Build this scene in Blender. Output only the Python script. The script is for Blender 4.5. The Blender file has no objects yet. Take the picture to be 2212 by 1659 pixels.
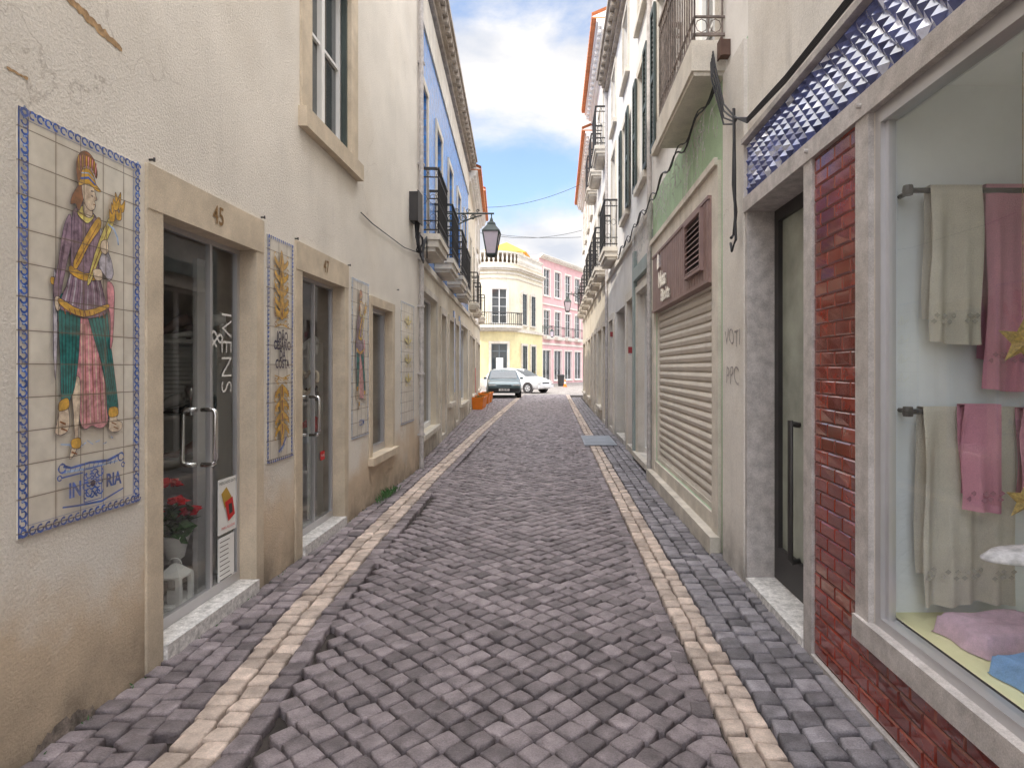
import bpy, math, random, bmesh
from mathutils import Vector
R=random.Random(11)
SC=bpy.context.scene; COL=SC.collection
# ---------------------------------------------------------------- materials
def L3(c): return (c[0],c[1],c[2],1)
def mat(name,c,rough=.8,metal=0,var=.12,vs=2.5,bump=.3,bs=60,bd=.004,isl=0,coat=0,low=None,lowz=.9,grime=0,gz=.5,streak=0,spec=.5,tile=None,em=0,extra=None,blotch=0,speck=0,crack=0):
    m=bpy.data.materials.new(name); m.use_nodes=True
    nt=m.node_tree; N=nt.nodes; K=nt.links
    b=N['Principled BSDF']; b.inputs['Roughness'].default_value=rough; b.inputs['Metallic'].default_value=metal
    b.inputs['Specular IOR Level'].default_value=spec
    if coat: b.inputs['Coat Weight'].default_value=coat; b.inputs['Coat Roughness'].default_value=.06
    g=N.new('ShaderNodeNewGeometry')
    def noise(s,d=5,vec=None,ro=.6):
        n=N.new('ShaderNodeTexNoise'); n.inputs['Scale'].default_value=s; n.inputs['Detail'].default_value=d; n.inputs['Roughness'].default_value=ro
        K.new(vec or g.outputs['Position'],n.inputs['Vector']); return n.outputs['Fac']
    def math_(op,a,bb=None,clamp=False):
        n=N.new('ShaderNodeMath'); n.operation=op; n.use_clamp=clamp
        for i,v in enumerate((a,bb)):
            if v is None: continue
            if isinstance(v,(int,float)): n.inputs[i].default_value=v
            else: K.new(v,n.inputs[i])
        return n.outputs[0]
    def rng(v,a,bb,c_,d):
        n=N.new('ShaderNodeMapRange'); n.inputs[1].default_value=a; n.inputs[2].default_value=bb; n.inputs[3].default_value=c_; n.inputs[4].default_value=d
        K.new(v,n.inputs[0]); return n.outputs[0]
    def mix(f,a,bb,mode='MIX'):
        n=N.new('ShaderNodeMix'); n.data_type='RGBA'; n.blend_type=mode
        if isinstance(f,(int,float)): n.inputs[0].default_value=f
        else: K.new(f,n.inputs[0])
        for i,v in ((6,a),(7,bb)):
            if isinstance(v,tuple): n.inputs[i].default_value=v
            else: K.new(v,n.inputs[i])
        return n.outputs[2]
    def grey(v):
        cc=N.new('ShaderNodeCombineColor')
        for i in range(3): K.new(v,cc.inputs[i])
        return cc.outputs[0]
    n1=rng(noise(vs,7),.32,.68,0,1)
    col=mix(n1,L3([x*(1-var) for x in c]),L3([min(1,x*(1+var)) for x in c]))
    sep=N.new('ShaderNodeSeparateXYZ'); K.new(g.outputs['Position'],sep.inputs[0]); Z=sep.outputs[2]
    if blotch:
        col=mix(rng(noise(.55,8,ro=.62),.5,.72,0,blotch),col,L3([c[0]*.72,c[1]*.66,c[2]*.57]))
        col=mix(rng(noise(14,8,ro=.75),.60,.74,0,blotch*.6),col,L3([c[0]*.6,c[1]*.55,c[2]*.5]))
    if low:
        zz=math_('ADD',Z,math_('MULTIPLY',math_('SUBTRACT',noise(1.6,6),.5),1.6))
        f=rng(zz,lowz+.15,lowz-.25,0,1)
        col=mix(f,col,L3(low))
    if crack:
        v=N.new('ShaderNodeTexVoronoi'); v.feature='DISTANCE_TO_EDGE'; v.inputs['Scale'].default_value=.7
        wv=N.new('ShaderNodeVectorMath'); wv.operation='ADD'; nn=N.new('ShaderNodeTexNoise'); nn.inputs['Scale'].default_value=1.6; nn.inputs['Detail'].default_value=7; K.new(g.outputs['Position'],nn.inputs['Vector'])
        K.new(g.outputs['Position'],wv.inputs[0]); K.new(nn.outputs['Color'],wv.inputs[1]); K.new(wv.outputs[0],v.inputs['Vector'])
        f=math_('MULTIPLY',rng(v.outputs['Distance'],0,.004,crack,0),rng(noise(.8,4),.5,.62,0,1))
        col=mix(f,col,(.30,.24,.19,1))
    if streak:
        mp=N.new('ShaderNodeMapping'); mp.inputs['Scale'].default_value=(9,9,.5); K.new(g.outputs['Position'],mp.inputs[0])
        s=math_('MULTIPLY',rng(noise(1,7,mp.outputs[0]),.52,.8,0,streak*1.6),rng(noise(.7,4),.42,.62,0,1))
        col=mix(s,col,(.12,.10,.085,1))
    if grime:
        f=rng(Z,0,gz,1,0); f=math_('MULTIPLY',f,rng(noise(3.5,6),.35,.65,.25,1)); f=math_('MULTIPLY',f,grime,True)
        col=mix(f,col,(.09,.075,.06,1))
    if isl: col=mix(1,col,grey(rng(g.outputs['Random Per Island'],0,1,1-isl,1+isl)),'MULTIPLY')
    if speck: col=mix(1,col,grey(rng(noise(bs*1.1,4,ro=.8),.33,.67,1-speck,1+speck)),'MULTIPLY')
    if extra: col=extra(N,K,g,mix,rng,math_,noise,col)
    if tile:
        ty,tz,y0,z0=tile
        a=math_('ABSOLUTE',math_('SUBTRACT',math_('FRACT',math_('DIVIDE',math_('SUBTRACT',sep.outputs[1],y0),ty)),.5))
        bb=math_('ABSOLUTE',math_('SUBTRACT',math_('FRACT',math_('DIVIDE',math_('SUBTRACT',Z,z0),tz)),.5))
        e=math_('MAXIMUM',a,bb); f=rng(e,.478,.490,0,1)
        wn=N.new('ShaderNodeTexWhiteNoise'); wn.noise_dimensions='2D'
        cv=N.new('ShaderNodeCombineXYZ'); K.new(math_('FLOOR',math_('DIVIDE',math_('SUBTRACT',sep.outputs[1],y0),ty)),cv.inputs[0]); K.new(math_('FLOOR',math_('DIVIDE',math_('SUBTRACT',Z,z0),tz)),cv.inputs[1])
        K.new(cv.outputs[0],wn.inputs['Vector'])
        col=mix(rng(wn.outputs['Value'],0,1,0,.22),col,(.42,.34,.27,1))
        col=mix(math_('MULTIPLY',rng(e,.40,.49,0,.4),rng(noise(6,5),.4,.65,0,1)),col,(.35,.26,.17,1))
        col=mix(math_('MULTIPLY',f,.8),col,(.15,.115,.09,1))
    K.new(col,b.inputs['Base Color'])
    if bump:
        bn=N.new('ShaderNodeBump'); bn.inputs['Strength'].default_value=bump; bn.inputs['Distance'].default_value=bd
        K.new(noise(bs,6,ro=.7),bn.inputs['Height']); K.new(bn.outputs[0],b.inputs['Normal'])
    return m
def glassmat(name,tint=(.92,.96,.95),refl=.06,rough=.01,top=.85):
    m=bpy.data.materials.new(name); m.use_nodes=True; nt=m.node_tree; N=nt.nodes; K=nt.links
    N.remove(N['Principled BSDF']); o=N['Material Output']
    t=N.new('ShaderNodeBsdfTransparent'); t.inputs[0].default_value=L3(tint)
    g=N.new('ShaderNodeBsdfGlossy'); g.inputs['Roughness'].default_value=rough; g.inputs[0].default_value=(1,1,1,1)
    lw=N.new('ShaderNodeLayerWeight'); lw.inputs[0].default_value=.5
    p=N.new('ShaderNodeMath'); p.operation='POWER'; K.new(lw.outputs['Facing'],p.inputs[0]); p.inputs[1].default_value=5
    r=N.new('ShaderNodeMapRange'); r.inputs[1].default_value=0; r.inputs[2].default_value=1; r.inputs[3].default_value=refl; r.inputs[4].default_value=top
    K.new(p.outputs[0],r.inputs[0]); mx=N.new('ShaderNodeMixShader'); K.new(r.outputs[0],mx.inputs[0]); K.new(t.outputs[0],mx.inputs[1]); K.new(g.outputs[0],mx.inputs[2]); K.new(mx.outputs[0],o.inputs[0])
    return m
M_={}
M_['plasterL']=mat('cream_plaster',(.82,.762,.68),.92,var=.08,vs=1.3,bump=.8,bs=70,bd=.012,low=(.68,.54,.39),lowz=.66,grime=.75,gz=.45,streak=.06,blotch=.38,speck=.09,crack=.4)
M_['plasterR']=mat('grey_cream_plaster',(.74,.70,.645),.92,var=.1,vs=1.5,bump=.6,bs=70,bd=.008,grime=.7,gz=.5,streak=.2,blotch=.6,speck=.1,crack=.4)
M_['white']=mat('white_plaster',(.85,.82,.78),.9,var=.06,vs=1.2,bump=.3,streak=.2,grime=.4,blotch=.4,speck=.05)
M_['green']=mat('pale_green_plaster',(.44,.59,.40),.9,var=.14,vs=1.4,bump=.4,streak=.35,grime=.6,blotch=.7,speck=.1)
M_['cream2']=mat('old_cream_paint',(.77,.70,.575),.9,var=.1,streak=.2,grime=.6,blotch=.6,speck=.06)
M_['stone']=mat('tan_stone',(.62,.52,.395),.85,var=.14,vs=5,bump=.6,bs=110,bd=.005,grime=.45,gz=.4,streak=.1,blotch=.35,speck=.12)
M_['stoneg']=mat('grey_stone',(.50,.465,.45),.75,var=.24,vs=14,bump=.5,bs=150,bd=.004,streak=.25,grime=.3,blotch=.5,speck=.22)
M_['stonew']=mat('pale_stone',(.69,.635,.55),.8,var=.14,vs=4,bump=.5,bs=90,bd=.004,streak=.3,grime=.4,blotch=.6,speck=.12)
M_['stoned']=mat('weathered_dark_stone',(.44,.38,.32),.9,var=.3,vs=5,bump=.6,bs=60,bd=.01,streak=.5,blotch=.7,speck=.15)
M_['marble']=mat('speckled_marble',(.64,.62,.60),.35,var=.35,vs=28,bump=.1,bs=90,speck=.25,spec=.5)
M_['sett']=mat('dark_granite_setts',(.228,.193,.203),.46,var=.34,vs=11,bump=1,bs=120,bd=.008,isl=.36,spec=.5,speck=.3)
M_['settb']=mat('blue_grey_setts',(.213,.198,.216),.46,var=.34,vs=11,bump=1,bs=120,bd=.008,isl=.42,spec=.5,speck=.3)
M_['settc']=mat('pinkish_limestone_setts',(.51,.415,.355),.6,var=.28,vs=12,bump=.9,bs=120,bd=.006,isl=.28,speck=.2,blotch=.6)
M_['dirt']=mat('joint_dirt',(.045,.036,.032),.95,var=.5,vs=6,bump=.8,bs=90)
M_['iron']=mat('black_iron',(.045,.042,.042),.5,metal=.3,var=.2,bump=.2)
M_['rust']=mat('rusty_grey_iron',(.22,.18,.16),.75,metal=0,var=.4,vs=14,bump=.3)
M_['steel']=mat('brushed_steel',(.74,.73,.72),.22,metal=1,var=.05,bump=0)
M_['alu']=mat('aluminium_frame',(.56,.55,.56),.35,metal=.6,var=.06,bump=0)
M_['dark']=mat('dark_interior',(.06,.05,.05),.9,bump=0)
M_['room']=mat('shop_room_paint',(.46,.40,.36),.9,var=.5,vs=1.8,bump=0)
M_['whitep']=mat('white_paint',(.82,.81,.79),.5,var=.05,bump=.05)
M_['greyp']=mat('grey_panel',(.50,.48,.47),.6,var=.1,bump=0)
M_['greenp']=mat('dark_green_paint',(.06,.078,.072),.55,var=.3,bump=.15)
M_['glass']=glassmat('shop_glass',(.93,.96,.96),.08)
M_['glassw']=glassmat('display_glass',(.95,.98,.99),.085,top=.6)
M_['glassd']=mat('reflecting_window_glass',(.05,.058,.062),.03,var=.3,vs=1.5,bump=.04,bs=2.5,bd=.02,spec=1)
M_['terra']=mat('terracotta_tiles',(.62,.22,.09),.85,var=.25,vs=8,bump=.3,blotch=.4)
M_['brown']=mat('mauve_brown_panel',(.30,.20,.18),.55,var=.14,vs=6,bump=.2)
M_['shutterm']=mat('roller_shutter_metal',(.70,.64,.56),.5,metal=.05,var=.08,vs=2,bump=.1,grime=.45,gz=.8,streak=.2,blotch=.35)
M_['rubber']=mat('black_rubber',(.02,.02,.022),.7,bump=.1)
M_['cable']=mat('black_cable',(.025,.025,.03),.6,bump=0)
M_['gold']=mat('gilded_paint',(.55,.34,.05),.4,metal=.3,bump=0)
M_['orange']=mat('orange_paint',(.85,.23,.02),.55,bump=.1)
M_['leaf']=mat('green_leaves',(.05,.13,.035),.6,var=.4,vs=30,bump=.1,isl=.3)
M_['red']=mat('red_paint',(.62,.015,.02),.5,bump=0)
M_['paper']=mat('white_paper',(.84,.84,.82),.7,var=.03,bump=0)
M_['bluetile']=mat('blue_azulejo_facade',(.07,.25,.66),.25,var=.35,vs=9,bump=.1,spec=.6,tile=(.14,.14,0,0))
M_['brick']=mat('glazed_brown_tile',(.215,.030,.016),.07,var=.3,vs=5,bump=.08,bs=12,bd=.004,isl=.26,coat=1,spec=.8)
M_['grout']=mat('tile_grout',(.10,.045,.035),.9,var=.2,bump=.2)
M_['diam']=mat('silver_relief_tile_painted_sheen',(.58,.60,.72),.12,var=.3,vs=11,bump=.08,isl=.25,coat=.8)  # pale copy of the relief glaze, bright reflection put into the colour
M_['diamb']=mat('blue_relief_tile_painted_shade',(.09,.11,.27),.12,var=.35,vs=11,bump=.08,isl=.45,coat=.8)  # dark copy of the relief glaze, the duller facets' shade put into the colour
M_['lantglass']=mat('frosted_lantern_glass',(.72,.62,.68),.25,var=.1,bump=0)
M_['goldn']=mat('brown_number_paint',(.24,.13,.04),.5,var=.3,vs=60,bump=0)
# ---------------------------------------------------------------- mesh builder
class Frame:
    def __init__(s,ox,oy,dx=0,dy=1,side='L'):
        l=math.hypot(dx,dy); s.o=(ox,oy); s.u=(dx/l,dy/l); s.n=(s.u[1],-s.u[0]) if side=='L' else (-s.u[1],s.u[0]); s.side=side
    def __call__(s,u,n,z): return Vector((s.o[0]+s.u[0]*u+s.n[0]*n, s.o[1]+s.u[1]*u+s.n[1]*n, z))
ID=lambda x,y,z: Vector((x,y,z))
class MB:
    def __init__(s,F=ID): s.v=[];s.f=[];s.m=[];s.F=F
    def add(s,vs,fs,mi=0,F=None):
        F=F or s.F; b=len(s.v); s.v+= [F(*p) for p in vs]; s.f+=[tuple(b+i for i in f) for f in fs]; s.m+=[mi]*len(fs)
    def box(s,a0,a1,b0,b1,z0,z1,mi=0):
        s.add([(a0,b0,z0),(a1,b0,z0),(a1,b1,z0),(a0,b1,z0),(a0,b0,z1),(a1,b0,z1),(a1,b1,z1),(a0,b1,z1)],
              [(0,1,2,3),(4,5,6,7),(0,1,5,4),(1,2,6,5),(2,3,7,6),(3,0,4,7)],mi)
    def quad(s,*p,mi=0): s.add(p,[tuple(range(len(p)))],mi)
    def prism(s,poly,n0,n1,mi=0):
        k=len(poly); s.add([(u,n0,z) for u,z in poly]+[(u,n1,z) for u,z in poly],[tuple(range(k)),tuple(range(2*k-1,k-1,-1))]+[(i,(i+1)%k,k+(i+1)%k,k+i) for i in range(k)],mi)
    def tube(s,pts,r,seg=6,mi=0,world=False,cap=True,closed=False):
        P=[Vector(p) if world else s.F(*p) for p in pts]; b=len(s.v); n=len(P)
        rs=r if isinstance(r,(list,tuple)) else [r]*n
        for i,p in enumerate(P):
            if closed: t=P[(i+1)%n]-P[i-1]
            else: t=(P[min(i+1,n-1)]-P[max(i-1,0)])
            t.normalize()
            a=Vector((0,0,1)) if abs(t.z)<.9 else Vector((1,0,0)); x=t.cross(a).normalized(); y=t.cross(x)
            for k in range(seg):
                an=2*math.pi*k/seg; s.v.append(p+x*math.cos(an)*rs[i]+y*math.sin(an)*rs[i])
        for i in range(n if closed else n-1):
            j=(i+1)%n
            for k in range(seg):
                s.f.append((b+i*seg+k,b+i*seg+(k+1)%seg,b+j*seg+(k+1)%seg,b+j*seg+k)); s.m.append(mi)
        if cap and not closed:
            s.f.append(tuple(b+k for k in range(seg))); s.f.append(tuple(b+(n-1)*seg+k for k in range(seg))); s.m+=[mi,mi]
    def lathe(s,c,prof,seg=16,mi=0,rot=0,sx=1,sy=1):
        b=len(s.v)
        for r,z in prof:
            for k in range(seg):
                a=2*math.pi*k/seg+rot; s.v.append(Vector((c[0]+r*sx*math.cos(a),c[1]+r*sy*math.sin(a),c[2]+z)))
        for i in range(len(prof)-1):
            for k in range(seg):
                s.f.append((b+i*seg+k,b+i*seg+(k+1)%seg,b+(i+1)*seg+(k+1)%seg,b+(i+1)*seg+k)); s.m.append(mi)
        s.f.append(tuple(b+k for k in range(seg))); s.f.append(tuple(b+(len(prof)-1)*seg+k for k in range(seg))); s.m+=[mi,mi]
    def text(s,body,size,fn,mi=0,offset=0,align='CENTER'):
        cu=bpy.data.curves.new('t','FONT'); cu.body=body; cu.size=size; cu.align_x=align; cu.align_y='CENTER'; cu.offset=offset; cu.resolution_u=3
        o=bpy.data.objects.new('t',cu); COL.objects.link(o); bpy.context.view_layer.update()
        me=bpy.data.meshes.new_from_object(o.evaluated_get(bpy.context.evaluated_depsgraph_get()))
        b=len(s.v); s.v+=[fn(v.co.x,v.co.y) for v in me.vertices]
        for p in me.polygons: s.f.append(tuple(b+i for i in p.vertices)); s.m.append(mi)
        bpy.data.objects.remove(o); bpy.data.meshes.remove(me); bpy.data.curves.remove(cu)
    def done(s,name,parent=None,mats=(),smooth=False,label=None,category=None,loc=None,kind=None,group=None,recalc=True):
        if parent is not None:
            off=Vector(parent['wl'])
        else: off=Vector(loc) if loc is not None else Vector((0,0,0))
        me=bpy.data.meshes.new(name); me.from_pydata([tuple(v-off) for v in s.v],[],s.f)
        for m in mats: me.materials.append(M_[m] if isinstance(m,str) else m)
        for p,i in zip(me.polygons,s.m): p.material_index=i; p.use_smooth=smooth
        if recalc:
            bm=bmesh.new(); bm.from_mesh(me); bmesh.ops.recalc_face_normals(bm,faces=bm.faces); bm.to_mesh(me); bm.free()
        o=bpy.data.objects.new(name,me); COL.objects.link(o)
        if parent is not None: o.parent=parent
        else: o.location=off
        o['wl']=tuple(off)
        if label: o['label']=label
        if category: o['category']=category
        if kind: o['kind']=kind
        if group: o['group']=group
        return o
def thing(name,label,category,loc=(0,0,0),group=None):
    o=bpy.data.objects.new(name,None); COL.objects.link(o); o.location=loc; o['wl']=tuple(loc); o['label']=label; o['category']=category; o.empty_display_size=.2
    if group: o['group']=group
    return o
def dup(root,newloc):
    r=root.copy(); COL.objects.link(r); r.location=newloc
    done_=set()
    def rec(a,b):
        for c in list(a.children):
            if c.name in done_: continue
            k=c.copy(); COL.objects.link(k); k.parent=b; done_.add(k.name); rec(c,k)
    rec(root,r); return r
# ---------------------------------------------------------------- facade helpers
def wall_grid(M,u0,u1,z0,z1,holes,n=0,zs=None,depth=.15,jm=None):
    us=sorted(set([u0,u1]+[h[0] for h in holes]+[h[1] for h in holes])); zz=sorted(set([z0,z1]+[h[2] for h in holes]+[h[3] for h in holes]+([zs] if zs else [])))
    us=[u for u in us if u0<=u<=u1]; zz=[z for z in zz if z0<=z<=z1]
    for a,b in zip(us,us[1:]):
        for c,d in zip(zz,zz[1:]):
            cu,cz=(a+b)/2,(c+d)/2
            if any(h[0]<cu<h[1] and h[2]<cz<h[3] for h in holes): continue
            M.quad((a,n,c),(b,n,c),(b,n,d),(a,n,d),mi=(1 if zs and cz>zs else 0))
    for h in holes:
        d=h[4] if len(h)>4 else depth; a,b,c,e=h[:4]; j=jm if jm is not None else (1 if zs and c>zs else 0)
        M.quad((a,n,c),(a,n-d,c),(a,n-d,e),(a,n,e),mi=j); M.quad((b,n,c),(b,n-d,c),(b,n-d,e),(b,n,e),mi=j)
        M.quad((a,n,e),(a,n-d,e),(b,n-d,e),(b,n,e),mi=j); M.quad((a,n,c),(a,n-d,c),(b,n-d,c),(b,n,c),mi=j)
def shell(M,u0,u1,z0,z1,back=6,zs=None):
    for u in (u0,u1):
        M.quad((u,0,z0),(u,-back,z0),(u,-back,z1),(u,0,z1),mi=1 if zs else 0)
    M.quad((u0,0,z1),(u1,0,z1),(u1,-back,z1),(u0,-back,z1),mi=1 if zs else 0)
    M.quad((u0,-back,z0),(u1,-back,z0),(u1,-back,z1),(u0,-back,z1),mi=0)
def window(root,F,u0,u1,z0,z1,depth=.15,sur=.12,smat='stonew',fmat='whitep',cols=2,rows=3,sill=True,glass='glassd',name='window',shut=False,proud=.03,arch=False,surbot=True):
    fr=MB(F); t=.05; a=-depth; b=-depth+.05
    fr.box(u0,u0+t,a,b,z0,z1); fr.box(u1-t,u1,a,b,z0,z1); fr.box(u0+t,u1-t,a,b,z1-t,z1); fr.box(u0+t,u1-t,a,b,z0,z0+t*1.6)
    for i in range(1,cols):
        u=u0+(u1-u0)*i/cols; fr.box(u-.035,u+.035,a,b+.006,z0+t*1.6,z1-t)
    for j in range(1,rows):
        z=z0+(z1-z0)*j/rows; fr.box(u0+t,u1-t,a,b-.012,z-.014,z+.014)
    w=fr.done(name,root,[fmat])
    g=MB(F); g.quad((u0,a+.012,z0),(u1,a+.012,z0),(u1,a+.012,z1),(u0,a+.012,z1)); g.done('window_pane',w,[glass])
    if sur:
        s=MB(F); p=proud
        s.box(u0-sur,u0,0,p,z0,z1); s.box(u1,u1+sur,0,p,z0,z1)
        if arch:
            c=(u0+u1)/2; hw=(u1-u0)/2+sur
            pts=[(c-hw,z1)]+[(c-hw*math.cos(math.pi*k/8),z1+sur*.6+hw*.35*math.sin(math.pi*k/8)) for k in range(9)]+[(c+hw,z1)]
            s.prism(pts,0,p)
        else: s.box(u0-sur,u1+sur,0,p+.004,z1,z1+sur)
        if surbot and sill: s.box(u0-sur-.03,u1+sur+.03,0,p+.05,z0-sur*.8,z0)
        s.done('window_surround',w,[smat])
    if shut:
        for k,(ub,sg) in enumerate(((u0,-1),(u1,1))):
            s=MB(F); wd=(u1-u0)/2*.92; e0,e1=sorted((ub+sg*.02,ub+sg*wd)); p=proud+.012; q=p+.03
            s.box(e0,e0+.05,p,q,z0,z1); s.box(e1-.05,e1,p,q,z0,z1); s.box(e0+.05,e1-.05,p,q,z0,z0+.08); s.box(e0+.05,e1-.05,p,q,z1-.08,z1); zm=(z0+z1)/2; s.box(e0+.05,e1-.05,p,q,zm-.04,zm+.04)
            nl=int((z1-z0)/.07)
            for i in range(nl):
                z=z0+.08+i*(z1-z0-.16)/nl
                s.add([(e0+.05,q-.004,z),(e1-.05,q-.004,z),(e1-.05,p,z+.05),(e0+.05,p,z+.05)],[(0,1,2,3)])
            s.done('shutter',w,['greenp'])
    return w
def door(root,F,u0,u1,z0,z1,depth=.18,sur=.14,smat='stonew',fmat='brown',panel='glassd',proud=.03):
    d=MB(F); a=-depth; c=(u0+u1)/2
    d.box(u0,u0+.07,a,a+.06,z0,z1); d.box(u1-.07,u1,a,a+.06,z0,z1); d.box(u0+.07,u1-.07,a,a+.06,z1-.08,z1); d.box(c-.04,c+.04,a,a+.064,z0,z1-.08); d.box(u0+.07,u1-.07,a,a+.05,z0,z0+.8); d.box(u0+.07,u1-.07,a,a+.055,z1-.62,z1-.54)
    o=d.done('door',root,[fmat]); g=MB(F); g.quad((u0,a+.02,z0),(u1,a+.02,z0),(u1,a+.02,z1),(u0,a+.02,z1)); g.done('door_pane',o,[panel])
    s=MB(F); s.box(u0-sur,u0,0,proud,0,z1); s.box(u1,u1+sur,0,proud,0,z1); s.box(u0-sur,u1+sur,0,proud+.004,z1,z1+sur); s.box(u0,u1,-depth,.02,0,z0-.002); s.done('door_surround',o,[smat])
    h=MB(F); h.tube([(c+.08,a+.065,1.0),(c+.08,a+.11,1.02),(c+.08,a+.11,1.2),(c+.08,a+.065,1.22)],.012); h.done('handle',o,['gold'])
    return o
def balcony(root,F,u0,u1,zb,zt,dep,rh=1.0,sp=.11,smat='stonew',fancy=True,plain=False,imat='iron',br=.0075):
    s=MB(F)
    if plain: s.box(u0,u1,0.001,dep,zb+.03,zt); s.box(u0+.02,u1-.02,.001,dep-.02,zb,zb+.03)
    else: s.box(u0,u1,0.001,dep,zt-.09,zt); s.box(u0+.03,u1-.03,0.001,dep-.03,zb+.06,zt-.09); s.box(u0+.07,u1-.07,.001,dep-.08,zb,zb+.06)
    b=s.done('balcony',root,[smat])
    r=MB(F); d=dep-.03; a0=u0+.03; a1=u1-.03; z0=zt+.06; z1=zt+rh
    for z,w in ((z1,.018),(z1-.13,.009),(z0,.011),(z0+.14,.008)):
        r.box(a0,a1,d-w,d+w,z-w,z+w); r.box(a0-w,a0+w,0,d-w,z-w,z+w); r.box(a1-w,a1+w,0,d-w,z-w,z+w)
    def bars(p,q,n):
        for i in range(n+1):
            t=i/n; u=p[0]+(q[0]-p[0])*t; nn=p[1]+(q[1]-p[1])*t
            r.tube([(u,nn,z0-.06 if i in(0,n) else z0),(u,nn,z1)],br,4,cap=False)
            if fancy and i<n:
                u2=p[0]+(q[0]-p[0])*(t+.5/n); n2=p[1]+(q[1]-p[1])*(t+.5/n); h=.5/n
                du=(q[0]-p[0])*h*.85; dn=(q[1]-p[1])*h*.85; rr=math.hypot(du,dn)
                for zc in (z1-.065,z0+.07,(z0+z1)/2)[:3 if fancy is True else 2]:
                    r.tube([(u2+du*math.cos(k*math.pi/4),n2+dn*math.cos(k*math.pi/4),zc+rr*1.15*math.sin(k*math.pi/4)) for k in range(8)],.0045,3,closed=True)
    bars((a0,d),(a1,d),max(2,int((a1-a0)/sp))); bars((a0,0.02),(a0,d),max(2,int(d/sp))); bars((a1,0.02),(a1,d),max(2,int(d/sp)))
    r.done('railing',b,[imat]); return b
def cornice(root,F,u0,u1,z,d=.3,mat_='stoned',name='cornice'):
    c=MB(F)
    for i,(a,h0,h1) in enumerate(((.3,-.34,-.24),(.55,-.24,-.15),(.85,-.15,-.05),(1.0,-.05,.03))): c.box(u0,u1,0.001,d*a,z+h0,z+h1)
    n=int((u1-u0)/.35)
    for i in range(n):
        u=u0+(i+.5)*(u1-u0)/n; c.box(u-.05,u+.05,d*.55,d*.83,z-.24,z-.152)
    return c.done(name,root,[mat_])
def tileroof(root,F,u0,u1,z,over=.4,back=4,slope=.42,name='roof'):
    m=MB(F); n=int((u1-u0)/.2); vs=[];fs=[]
    K=n*6
    for j,nn in enumerate((over,-back)):
        for i in range(K+1):
            u=u0+(u1-u0)*i/K; ph=(i%6)/6*2*math.pi; vs.append((u,nn,z+(over-nn)*slope+.05*math.cos(ph)))
    for i in range(K): fs.append((i,i+1,K+2+i,K+1+i))
    m.add(vs,fs)
    vs=[];fs=[]
    for i in range(K+1):
        u=u0+(u1-u0)*i/K; ph=(i%6)/6*2*math.pi; vs+= [(u,over,z+.05*math.cos(ph)),(u,over-.01,z-.09+.02*math.cos(ph))]
    for i in range(K): fs.append((2*i,2*i+2,2*i+3,2*i+1))
    m.add(vs,fs); m.box(u0,u1,0,over-.02,z-.085,z-.05)
    for u in (u0,u1): m.add([(u,over,z-.05),(u,-back,z+(over+back)*slope),(u,-back,z-.05)],[(0,1,2)],1)
    return m.done(name,root,['terra','white'],recalc=False)
# ---------------------------------------------------------------- ground and setts
g=MB(); g.quad((-400,-60,-.035),(400,-60,-.035),(400,900,-.035),(-400,900,-.035)); 
def ex(N,K,g_,mix,rng,math_,noise,col):
    v=N.new('ShaderNodeTexVoronoi'); v.feature='DISTANCE_TO_EDGE'; v.inputs['Scale'].default_value=7; K.new(g_.outputs['Position'],v.inputs['Vector'])
    return mix(rng(v.outputs['Distance'],.0,.12,.8,0),col,(.05,.045,.045,1))
M_['square']=mat('light_sett_square',(.30,.27,.25),.7,var=.25,vs=1.2,bump=.4,extra=ex)
def wallL(Y):
    if Y<9: return -2.0
    if Y<19.5: return -2.08-(Y-9)*.67/10.5
    return -2.75-(Y-19.5)*.9/10.5
def stripc(Y):   # centre line of the left pale strip, which bows towards the wall further along
    P=[(0,-1.34),(2.4,-1.41),(3.6,-1.53),(5,-1.61),(8,-1.68),(14,-1.74),(40,-1.76)]
    for a,b in zip(P,P[1:]):
        if Y<=b[0]: return a[1]+(b[1]-a[1])*(Y-a[0])/(b[0]-a[0])
    return P[-1][1]
gr=g.done('ground',None,['dirt'],kind='structure',label='dark earth and joint bed under the paving')
sq=MB(); sq.quad((-60,33.2,-.006),(60,33.2,-.006),(60,140,-.006),(-60,140,-.006)); sq.quad((-40,30.2,-.008),(-3.7,30.2,-.008),(-3.7,33.2,-.008),(-40,33.2,-.008)); sq.quad((1.6,30.2,-.008),(40,30.2,-.008),(40,33.2,-.008),(1.6,33.2,-.008)); sq.done('square_paving',None,['square'],kind='structure',label='pale stone paving of the crossing square')
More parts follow.
